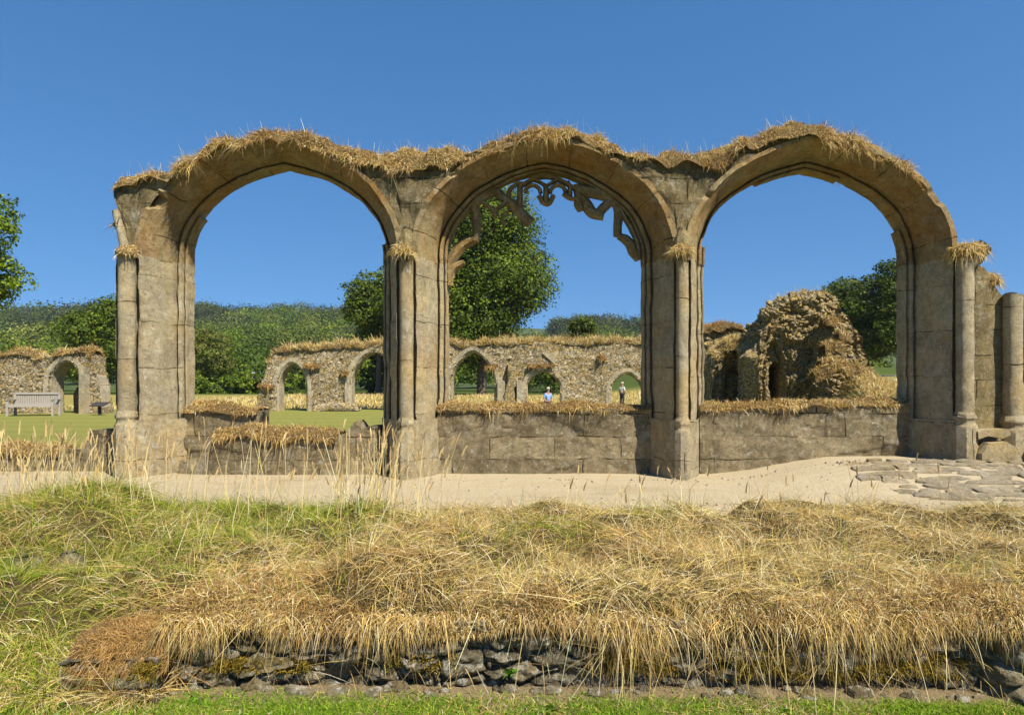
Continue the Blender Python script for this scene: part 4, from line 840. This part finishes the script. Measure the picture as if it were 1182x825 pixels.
# right ruins: massive lumps with a vaulted niche on the face turned left
def rubble_mass(name, outline, Yw, depth, niche, mat, parent, seed=0, taper=.12, amp=.16, sc=2.6, step=None):
    """outline: (px, py) left-bottom round over the top to right-bottom; grid face with niche depth, wrapped to a closed back"""
    kk = F / Yw; p = np.array(outline, float); xs0, xs1 = p[:, 0].min(), p[:, 0].max(); nx = 130; pxs = np.linspace(xs0, xs1, nx); py = np.interp(pxs, p[:, 0], p[:, 1])
    xs = (pxs - 629) / kk; zt = ZE - (py - 440) / kk + .05 * fb2(xs, 0, 3, 3, seed); z0 = .25; nr = 100; rows = []
    for j in range(nr): rows.append(np.stack([xs, np.full(nx, Yw), z0 + (zt - z0) * j / (nr - 1)], 1))
    for dd in np.linspace(.04, 1, 22): rows.append(np.stack([xs, np.full(nx, Yw + depth * dd), zt - .1 * dd], 1))
    rows.append(np.stack([xs, np.full(nx, Yw + depth), np.full(nx, z0)], 1))
    P = np.stack(rows, 1); V = P.reshape(-1, 3).copy(); fr = (V[:, 1] < Yw + .01)
    zz = V[:, 2]; nd = niche((V[:, 0] * kk + 629), 440 - (zz - ZE) * kk) if niche else 0
    f1, f2, idr = worley(V * (1, 1, 1.4) * sc + fbm(V, 2, 2, seed)[:, None] * .5, seed); e = np.clip((f2 - f1) / .4, 0, 1)
    rub = amp * (.2 + .8 * idr) * np.sqrt(e) + .34 * fbm(V * (1, 1, 1.6), 1.5, 5, seed + 2)
    nf = np.where(np.asarray(nd) > .02, .6, 1.0)
    V[:, 1] += np.where(fr, nd - rub * nf + taper * (zz - .3), 0)
    if step: V[:, 1] += np.where(fr, step(V[:, 0] * kk + 629, 440 - (zz - ZE) * kk), 0)
    sl = np.gradient(zt, xs)[:, None].repeat(P.shape[1], 1).ravel(); sl = np.clip(sl, -6, 6); nl_ = np.sqrt(1 + sl * sl); rr_ = np.where(fr, 0, rub * 1.2 + .10 * fbm(V, 4, 4, seed + 12))
    rr_ = rr_ * (V[:, 2] > .3); V[:, 0] += -sl / nl_ * rr_; V[:, 2] += rr_ / nl_
    V[:, 0] += .06 * fbm(V, 2.5, 3, seed + 6)
    m = MB(); m.grid(V.reshape(P.shape)); k = P.shape[1]; m.F.append(tuple(range(k))[::-1]); m.F.append(tuple((nx - 1) * k + j for j in range(k)))
    o = m.build(name, mat, parent, False); return o, V.reshape(P.shape)
def niche_fn(cx, hw, ztop_, zsp, dep, ribs=3):
    def f(px, py):
        u = np.abs(px - cx) / hw; up = np.where(py > zsp, 0, (zsp - py) / (zsp - ztop_)); r = np.where(py > zsp, u, np.sqrt(u ** 1.7 + up ** 1.7))
        d = dep * (1 - sst(.55, 1.0, r)); rib = .10 * np.sin(np.clip(r, 0, 1) * math.pi * 2 * ribs) * (r < 1) * (r > .4)
        return d - rib
    return f
YR = 24.0
RR = empty('ruined_vault', ((935 - 629) / F * YR, YR, .36), 'tall rubble wall stump with vaulted niche and doorway, topped with dry grass', 'ruin')
out_main = [(872, 462), (873, 420), (876, 398), (881, 382), (888, 368), (897, 357), (907, 348), (930, 342), (957, 342), (966, 348), (970, 358), (978, 364), (981, 378), (987, 388), (989, 402), (990, 418), (992, 440), (994, 462)]
def nmain(px, py):
    d = niche_fn(895, 19, 376, 425, .38)(px, py)
    return np.where((np.abs(px - 899) < 7) & (py > 425 - 8 * (1 - ((px - 899) / 7) ** 2)) & (py > 412), 1.6, d)
MO, MV = rubble_mass('wall', out_main, YR, 2.2, nmain, M['rubble2'], RR, 3, .03, .20, 5.2, lambda px, py: np.where(px > 935, -.55 * sst(935, 955, px) * sst(345, 400, py) - .5 * sst(955, 985, px) * sst(400, 440, py), 0))
m = MB()
for (dx, w) in ((3, 2.2), (8, 2.2), (13, 2.0)):
    pts = []
    for t in np.linspace(0, 1, 14):
        a = t * math.pi * .5; px = 873 + dx + (1 - math.cos(a)) * (22 - dx * .6); py = 432 - math.sin(a) * (66 - dx * 1.6); pts.append(((px - 629) / F * YR, YR + .02 + .04 * dx, ZE - (py - 440) / F * YR))
    pts = [(pts[0][0], pts[0][1], .3)] + pts; m.tube(pts, w / F * YR * .5 + .02, 7)
m.build('vault_rib', M['arch'], RR, True, .07, 4)
RB = empty('ruined_niche', ((848 - 629) / F * 26, 26, .36), 'small ruined vault springer with arched recess and a thick cap of pale grass', 'ruin')
out_b = [(822, 462), (823, 430), (826, 418), (836, 409), (850, 404), (862, 408), (869, 416), (873, 430), (874, 462)]
rubble_mass('wall', out_b, 26.0, 1.6, niche_fn(851, 17, 415, 438, .5), M['rubble2'], RB, 6, .10, .16, 3.0)
RCc = empty('ruined_wall', ((838 - 629) / F * 31, 31, .36), 'dark rubble wall end rising behind the small vault springer', 'ruin')
rubble_mass('wall', [(790, 462), (791, 392), (800, 385), (820, 382), (845, 379), (858, 381), (862, 392), (866, 425), (868, 462)], 31.0, 1.4, None, M['rubble2'], RCc, 8, .05, .2, 2.6)
g = GM()
def capturf(pts, Yw, dep, n, L, h=.2, seed=1, pal=STRAW, **kw):
    p = np.array(pts, float); l = np.stack([(p[:, 0] - 629) / F * Yw, np.full(len(p), Yw), ZE - (p[:, 1] - 440) / F * Yw], 1); turf(g, l, dep, .12, .12, h, n, L, .02, pal, .12, .05, seed=seed, droop=.5, up=.5, **kw)
capturf([(905, 353), (930, 346), (957, 346)], 24.4, 1.3, 2600, (.1, .36), .10, 41, stems=220)
for q, (pts, Yo, n) in enumerate([([(952, 376), (962, 373), (972, 378)], 23.2, 420), ([(952, 404), (962, 400), (974, 407)], 23.0, 380), ([(948, 424), (962, 419), (976, 428)], 22.7, 500), ([(966, 390), (982, 392)], 23.2, 220), ([(940, 438), (965, 424), (990, 432), (1010, 442)], 22.2, 1800), ([(890, 384), (896, 372)], 24.1, 200)]): capturf(pts, Yo, .5, n, (.1, .28), .22, 50 + q, np.r_[STRAW, BROWN])
tag(g.build('stump_grass', M['grass']), 'dry grass sprouting over the tall vaulted wall stump', 'grass', kind='stuff')
g = GM(); capturf([(826, 414), (838, 404), (850, 399), (862, 403), (872, 414)], 26.1, 1.4, 3800, (.15, .4), .28, 61); capturf([(800, 382), (820, 379), (845, 376), (860, 379)], 31, 1.2, 1600, (.1, .3), .15, 62, BROWN)
tag(g.build('springer_grass', M['grass']), 'pale grass cap on the small vault springer and wall end behind it', 'grass', kind='stuff')
# grassy mound
gx_ = np.linspace(9.2, 13.5, 70); gy_ = np.linspace(18, 23.6, 50)
def zm(x, y): return .34 + 1.15 * np.exp(-((x - 9.9) / 1.2) ** 2 - ((y - 22.3) / 1.3) ** 2) + 1.1 * np.exp(-((x - 11.2) / 1.3) ** 2 - ((y - 21.5) / 1.6) ** 2) + .12 * fb2(x.ravel(), y.ravel(), 1.2, 3, 5).reshape(x.shape)
X, Y = np.meshgrid(gx_, gy_, indexing='ij'); Z = zm(X, Y); e = np.minimum.reduce([X - 9.2, 13.5 - X, Y - 18, 23.6 - Y]); Z = .25 + (Z - .25) * sst(0, .8, e)
g = GM(); V = np.stack([X, Y, Z], -1).reshape(-1, 3); Fq = gridq(70, 50); g.raw(V, Fq, (.33, .24, .10)); P, nn = scatter(V, Fq, 14000); n = len(P)
g.blades(P, nn * .3 + R.normal(size=(n, 3)) * .4 + (0, 0, .7), R.uniform(.1, .3, n), .018, R.uniform(.2, .8, n), pick(np.r_[STRAW, STRAW, BROWN, GREEN[3:]], n), 3)
tag(g.build('grass_mound', M['grass']), 'mound of long golden grass below the tall vaulted wall stump', 'mound')
# longer meadow grass beyond the far wall
g = GM(); n = 26000; x = R.uniform(-24, 9, n); y = R.uniform(33.5, 66, n); k = fb2(x, y, .25, 2, 12) > -.35; x, y = x[k], y[k]; n = len(x)
g.blades(np.stack([x, y, zland(x, y)], 1), R.normal(size=(n, 3)) * .35 + (0, 0, 1), R.uniform(.2, .5, n), .05, .3, pick(np.r_[STRAW, STRAW, GREEN[3:]], n), 2)
tag(g.build('meadow_grass', M['grass']), 'long dry meadow grass beyond the far ruined wall', 'grass', kind='stuff')

# ================================================================== BENCH, LECTERN, FENCE, SHED, PEOPLE
B = empty('garden_bench', ((39 - 629) / F * 27.6, 27.6, .36), 'weathered slatted wooden bench on the lawn before the pointed doorway', 'bench', rz=math.radians(12))
def lbox(name, parent, boxes, mat):
    m = MB(); [m.box(*b) for b in boxes]; return m.build(name, mat, parent, False, local=True)
lbox('seat', B, [(-.8, .8, -.3 + .11 * k, -.21 + .11 * k, .42, .45) for k in range(5)] + [(-.8, .8, -.32, -.29, .36, .42)], M['oak'])
m = MB()
for k in range(19): xx = -.75 + k * 1.5 / 18; m.box(xx - .03, xx + .03, .27 + .03, .30 + .03, .47, .88)
m.box(-.82, .82, .26, .34, .86, .94); m.box(-.82, .82, .27, .33, .45, .50); m.build('backrest', M['oak'], B, False, local=True)
for sx in (-.8, .8):
    lbox('leg', B, [(sx - .04, sx + .04, -.32, -.24, 0, .64)], M['oak']); lbox('leg', B, [(sx - .04, sx + .04, .26, .34, 0, .92)], M['oak'])
    lbox('armrest', B, [(sx - .05, sx + .05, -.36, .30, .643, .68)], M['oak'])
LE = empty('lectern', ((115 - 629) / F * 28.2, 28.2, .36), 'small dark lectern board on a post right of the pointed doorway', 'sign')
lbox('post', LE, [(-.05, .05, -.04, .04, 0, .38)], M['darkwood']); m = MB(); m.add([(-.3, -.22, .36), (.3, -.22, .36), (.3, .22, .50), (-.3, .22, .50), (-.3, -.22, .39), (.3, -.22, .39), (.3, .22, .53), (-.3, .22, .53)], [(0, 3, 2, 1), (4, 5, 6, 7), (0, 1, 5, 4), (1, 2, 6, 5), (2, 3, 7, 6), (3, 0, 4, 7)]); m.build('board', M['darkwood'], LE, False, local=True)
FE = empty('rail_fence', ((1020 - 629) / F * 62, 62, 1.35), 'pale two-rail fence in front of the dark trees beyond the grass mound', 'fence')
for zz in (.85, .5): lbox('rail', FE, [(-3, 12, -.03, .03, zz, zz + .11)], M['whitepaint'])
for k in range(6): lbox('post', FE, [(-3 + k * 3 - .06, -3 + k * 3 + .06, .033, .15, -.4, 1.0)], M['whitepaint'])
M['slate'] = plain('grey_slate', (.30, .32, .34), .15, 4); M['render'] = plain('shed_boards', (.22, .2, .17), .2, 4)
SH = empty('shed', ((285 - 629) / F * 90, 90, .3), 'low grey roofed shed half hidden behind the clipped hedge', 'shed')
lbox('wall', SH, [(-3.2, 2.6, 0, 4, 0, 1.7)], M['render']); m = MB(); m.add([(-3.5, -.3, 1.65), (2.9, -.3, 1.65), (2.9, 2, 2.75), (-3.5, 2, 2.75), (-3.5, 4.3, 1.65), (2.9, 4.3, 1.65), (-3.5, -.3, 1.55), (2.9, -.3, 1.55), (-3.5, 4.3, 1.55), (2.9, 4.3, 1.55)], [(0, 1, 2, 3), (3, 2, 5, 4), (6, 7, 1, 0), (4, 5, 9, 8), (0, 3, 4, 8, 6), (1, 7, 9, 5, 2), (6, 8, 9, 7)]); m.build('roof', M['slate'], SH, False, local=True)
M['skin'] = plain('skin', (.45, .28, .2), .05); M['blue'] = plain('blue_shirt', (.28, .42, .78), .1, 20); M['white'] = plain('white_cloth', (.6, .58, .52), .05); M['straw'] = plain('straw_hat', (.50, .43, .30), .1); M['navy'] = plain('dark_trousers', (.04, .045, .07), .1); M['hair'] = plain('dark_hair', (.03, .02, .015), .1)
def skin_mesh(name, verts, edges, rad, mat, parent, root=0):
    me = bpy.data.meshes.new(name); me.from_pydata(verts, edges, []); me.update(); o = bpy.data.objects.new(name, me); COL.objects.link(o); o.parent = parent
    o.modifiers.new('skin', 'SKIN'); me.skin_vertices.new(name='') if not me.skin_vertices else None
    for i, r in enumerate(rad): sv = me.skin_vertices[0].data[i]; sv.radius = (r, r) if isinstance(r, float) else r; sv.use_root = (i == root)
    s = o.modifiers.new('sub', 'SUBSURF'); s.levels = 2; s.render_levels = 2; me.materials.append(mat); return o
def person(px, Yp, label, shirt, hat, rz, lean=0.0):
    x = (px - 629) / F * Yp; z = float(zland(np.array([x]), np.array([Yp]))[0]); o = empty('person', (x, Yp, z), label, 'person', rz=rz)
    v = [(0, 0, .95), (0, .01, 1.15), (0, 0, 1.38), (0, -.01, 1.5), (0, -.03, 1.6), (0, -.03, 1.72), (.19, 0, 1.4), (.27, .02, 1.13), (.2, -.15, .95), (-.19, 0, 1.4), (-.27, .02, 1.13), (-.22, -.15, .95), (.1, 0, .88), (.11, -.02, .5), (.11, .02, .07), (.12, -.13, .04), (-.1, 0, .88), (-.11, -.02, .5), (-.11, .02, .07), (-.12, -.13, .04)]
    e = [(0, 1), (1, 2), (2, 3), (3, 4), (4, 5), (2, 6), (6, 7), (7, 8), (2, 9), (9, 10), (10, 11), (0, 12), (12, 13), (13, 14), (14, 15), (0, 16), (16, 17), (17, 18), (18, 19)]
    r = [.13, .12, .13, .06, .1, .085, .065, .05, .04, .065, .05, .04, .09, .065, .045, .035, .09, .065, .045, .035]
    skin_mesh('body', v, e, r, M['skin'], o)
    skin_mesh('shirt', [v[i] for i in (0, 1, 2, 6, 7, 9, 10)], [(0, 1), (1, 2), (2, 3), (3, 4), (2, 5), (5, 6)], [.155, .145, .155, .085, .07, .085, .07], shirt, o)
    skin_mesh('trousers', [v[i] for i in (0, 12, 13, 14, 16, 17, 18)], [(0, 1), (1, 2), (2, 3), (0, 4), (4, 5), (5, 6)], [.145, .11, .085, .06, .11, .085, .06], M['navy'], o)
    m = MB(); a = np.linspace(0, 2 * math.pi, 14, endpoint=False); Q = np.array([[(rr * math.cos(t), -.03 + rr * math.sin(t), zz) for t in a] for rr, zz in ((.14, 1.715), (.105, 1.73), (.11, 1.79), (.07, 1.83), (.01, 1.835))]); m.grid(Q, closev=True); m.build('hat', hat, o, True, local=True)
person(632.5, 41, 'person in a pale blue shirt and pale hat seen through the fourth far doorway', M['blue'], M['straw'], .5)
person(718, 52, 'small distant person with pale hat in dry grass through the fifth far doorway', M['white'], M['straw'], 2.4)

# ================================================================== TREES
def leaves(g, C, out, size, c):
    n = len(C); nn = nrm(out * .8 + R.normal(size=(n, 3)) * .55 + (0, 0, .35)); a = nrm(np.cross(nn, R.normal(size=(n, 3)))); b = np.cross(nn, a); s = (size * R.uniform(.6, 1.3, n))[:, None]
    V = np.stack([C - a * s * .5, C - b * s * .36 + nn * s * .06, C + a * s * .5, C + b * s * .36 + nn * s * .06], 1).reshape(-1, 3); g.raw(V, np.arange(4 * n).reshape(n, 4), np.repeat(c, 4, 0))
def crown(g, lobes, nleaf, size, pal, clump=28, csig=.55, var=.2):
    lob = np.array(lobes, float); vol = lob[:, 3] ** 2; nc = max(4, int(nleaf / clump)); k = R.choice(len(lob), nc, p=vol / vol.sum()); d = nrm(R.normal(size=(nc, 3)))
    rad = lob[k, 3:4] * R.uniform(.72, 1.06, (nc, 1)); sq = lob[k, 4:5] if lob.shape[1] > 4 else 1; c = lob[k, :3] + d * rad * np.concatenate([np.ones((nc, 2)), np.ones((nc, 1)) * sq], 1)
    cc = np.repeat(c, clump, 0); dd = np.repeat(d, clump, 0); n = len(cc); sg = csig * np.repeat(R.uniform(.5, 1.5, (nc, 1)), clump, 0)
    cd_ = nrm(R.normal(size=(n, 3)) + dd * .7 + (0, 0, .25)); C = cc + cd_ * sg[:, 0:1] * R.uniform(.55, 1.25, (n, 1)) * (1.25, 1.25, .8)
    col = pick(pal, nc, var); col = np.repeat(col, clump, 0) * (1 + R.normal(size=(n, 1)) * .12); leaves(g, C, cd_ * .8 + dd * .5, size, np.clip(col, .005, .6))
GREENS = np.array([[.10, .15, .016], [.14, .195, .022], [.075, .12, .013], [.18, .225, .03]])
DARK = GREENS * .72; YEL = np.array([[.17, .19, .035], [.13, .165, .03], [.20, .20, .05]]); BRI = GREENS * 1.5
def tree(name, label, base, H, rx, zc, rz, nl, size, pal, group=None, tr=.35, nlobe=16, seed=0, lobes=None, csig=.5, lean=0, var=.25):
    rng = random.Random(seed); o = empty(name, base, label, 'tree', group); x, y, z = base
    if lobes is None:
        lobes = []
        for i in range(nlobe):
            a = rng.uniform(0, 2 * math.pi); h = rng.uniform(-.85, .85); w = math.sqrt(max(0, 1 - h * h)) * rng.uniform(.35, .8); r = rng.uniform(.32, .5) * rx * (1 - .25 * abs(h))
            lobes.append((x + math.cos(a) * w * rx * .8 + lean * h, y + math.sin(a) * w * rx * .8, z + zc + h * rz * .78, r, .85))
        lobes.append((x, y, z + zc, rx * .55, 1.1))
    g = GM(); crown(g, lobes, nl, size, pal, csig=csig, var=var); g.build('crown', M['leaf'], o)
    m = MB(); top = zc + rz * .3; m.tube([(x, y, z - .2), (x, y, z + .3), (x + .1, y, z + top * .5), (x + lean * .3, y, z + top)], [tr * 1.5, tr, tr * .75, tr * .3], 10)
    for l in lobes[::2]: m.tube([(x + .05, y, z + top * rng.uniform(.3, .6)), ((x + l[0]) / 2, (y + l[1]) / 2, (z + top * .5 + l[2]) / 2 + .3), (l[0], l[1], l[2])], [tr * .4, tr * .26, tr * .08], 6)
    m.build('trunk', M['bark'], o, True, .05, 2); return o
def at(px, Y, z=None):
    x = (px - 629) / F * Y; return (x, Y, float((zland if Y < 120 else zhill)(np.array([x]), np.array([float(Y)]))[0]) if z is None else z)
tree('sycamore_tree', 'large dense green tree filling the left half of the middle arch', at(556, 65), 20, 7.4, 11.0, 9.2, 130000, .25, GREENS, tr=.5, nlobe=34, seed=3, csig=.85, var=.3)
tree('broadleaf_tree', 'dark green tree rising beside the second pier within the first arch', at(437, 70), 14, 4.0, 8.6, 5.4, 26000, .25, DARK * 1.25, tr=.3, seed=8)
tree('broadleaf_tree', 'sunlit bright green tree entering at the left edge of the picture', (-32.6, 38, .3), 9, 3.6, 8.9, 3.9, 26000, .19, BRI, tr=.25, nlobe=18, seed=5, csig=.35)
tree('broadleaf_tree', 'rounded dark green tree immediately left of the first pier behind the pointed doorway', at(118, 74), 11, 5.2, 6.0, 5.2, 32000, .25, GREENS, tr=.3, seed=12)
tree('yellow_green_tree', 'yellow green conical tree just right of the first pier above the clipped hedge', at(226, 82), 9, 4.2, 4.6, 4.6, 26000, .22, YEL, tr=.25, seed=14)
tree('small_tree', 'small grey green bushy tree right of the large dense tree in the middle arch', at(672, 72), 8, 2.0, 5.6, 2.6, 9000, .2, DARK, tr=.15, nlobe=9, seed=15, csig=.35)
tree('broadleaf_tree', 'rounded dark tree standing directly behind the tall grass topped wall stump', at(985, 66), 11, 4.4, 5.4, 4.3, 26000, .24, DARK * 1.1, tr=.3, seed=17)
tree('broadleaf_tree', 'tallest dark tree showing against the sky beside the fourth pier in the third arch', at(1040, 60), 13, 4.2, 6.6, 5.0, 28000, .24, DARK, tr=.3, nlobe=22, seed=19)
tree('broadleaf_tree', 'dark green tree beyond the end shaft at the right edge', at(1185, 60), 9, 4.4, 4.2, 4.2, 16000, .25, DARK, tr=.3, seed=21)
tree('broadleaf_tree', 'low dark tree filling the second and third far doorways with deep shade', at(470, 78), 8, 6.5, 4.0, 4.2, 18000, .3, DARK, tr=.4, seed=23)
tree('broadleaf_tree', 'bushy green tree showing behind the person in the fourth far doorway', at(634, 84), 6, 4.8, 3.0, 3.4, 15000, .26, GREENS, tr=.3, seed=24)
def hedge(label, pa, pb, Y, h, nl, pal, seed):
    a, b = at(pa, Y), at(pb, Y); rng = random.Random(seed); lob = [(rng.uniform(a[0], b[0]), Y + rng.uniform(-.5, 1), .36 + rng.uniform(.2, .62) * h, h * .46) for _ in range(int(abs(b[0] - a[0]) / .9) + 4)]
    o = empty('hedge', ((a[0] + b[0]) / 2, Y, .3), label, 'hedge', 'hedges along the far edge of the meadow'); g = GM(); crown(g, lob, nl, .26, pal, csig=.3); g.build('foliage', M['leaf'], o)
    for l in lob[::2]:
        m = MB(); m.tube([(l[0], l[1], .1), (l[0] + .1, l[1], l[2])], [.07, .03], 5); m.build('stem', M['bark'], o, True); m = MB()
hedge('clipped green hedge in front of the grey roofed shed', 196, 312, 76, 2.6, 11000, GREENS * 1.1, 1)
hedge('green hedge seen through the first far doorway', 312, 440, 77, 3.0, 9000, GREENS * 1.1, 2)
# wooded belt and hill forest, read as one mass
g = GM(); rng = np.random.default_rng(11)
def forest(n, y0, y1, pxa, pxb, rr, nl, size, pal, f=1.0, pines=False):
    Y = np.sqrt(rng.uniform(y0 ** 2, y1 ** 2, n)); px = rng.uniform(pxa, pxb, n); X = (px - 629) / F * Y; Z = np.where(Y < 118, .3, zhill(X, Y)); r = rng.uniform(*rr, n)
    K_ = nl; d = nrm(rng.normal(size=(n, K_, 3))); d[..., 2] = np.abs(d[..., 2]) * 1.15 - .35; d[..., 1] = np.where(d[..., 1] > .5, -d[..., 1], d[..., 1])
    lump = 1 + .22 * rng.normal(size=(n, K_, 1)); C = np.stack([X, Y, Z + r * .9], 1)[:, None] + d * r[:, None, None] * lump * ((.55, .55, 1.7) if pines else (1, 1, .95))
    tc = pal[rng.integers(0, len(pal), n)] * (1 + rng.normal(size=(n, 1)) * .3) * np.clip(1 + 1.1 * fb2(X, Y * .6, .022, 3, 15), .4, 1.8)[:, None]; c = np.clip(np.repeat(tc, K_, 0) * (1 + rng.normal(size=(n * K_, 1)) * .1), .01, .4); leaves(g, C.reshape(-1, 3), d.reshape(-1, 3), size, c)
HIL = np.r_[GREENS * 1.05, GREENS * .7, GREENS * .85, YEL * .85, np.array([[.13, .16, .07], [.09, .12, .045]])]
forest(60, 92, 125, -220, 90, (2.6, 3.8), 700, .42, GREENS); forest(70, 88, 125, 240, 640, (2.2, 3.6), 700, .42, GREENS * 1.1); forest(60, 90, 125, 760, 1350, (2.2, 3.2), 500, .45, DARK)
forest(50, 120, 200, 430, 660, (3, 4.5), 420, .7, DARK); forest(70, 200, 330, 430, 660, (4, 6), 220, 1.0, HIL); forest(90, 125, 200, -160, 470, (3.4, 5), 420, .7, HIL); forest(420, 190, 330, -160, 470, (3, 7.5), 420, .8, HIL); forest(1200, 330, 530, -160, 470, (3.2, 8), 260, 1.1, HIL); forest(700, 330, 530, 640, 1000, (3.2, 7.5), 240, 1.1, HIL); forest(160, 150, 330, 640, 1000, (3, 4.5), 200, 1.0, HIL)
forest(420, 490, 535, -160, 175, (5, 7), 60, 1.8, DARK, pines=True)
tag(g.build('forest', M['leaf']), 'mixed green woodland covering the hills beyond the ruins', 'forest', kind='stuff')

# ================================================================== AIR
m = MB(); m.box(-2600, 2600, -2100, 2700, -16, 95)
hz = N('haze_air'); pv = hz.n('ShaderNodeVolumePrincipled'); pv.inputs['Color'].default_value = (.72, .84, 1, 1); pv.inputs['Density'].default_value = .00013; pv.inputs['Anisotropy'].default_value = .2
hz.l(pv.outputs[0], hz.out.inputs['Volume'])
tag(m.build('haze', hz.m), 'thin blue summer haze over the distant hills', 'haze', kind='stuff')
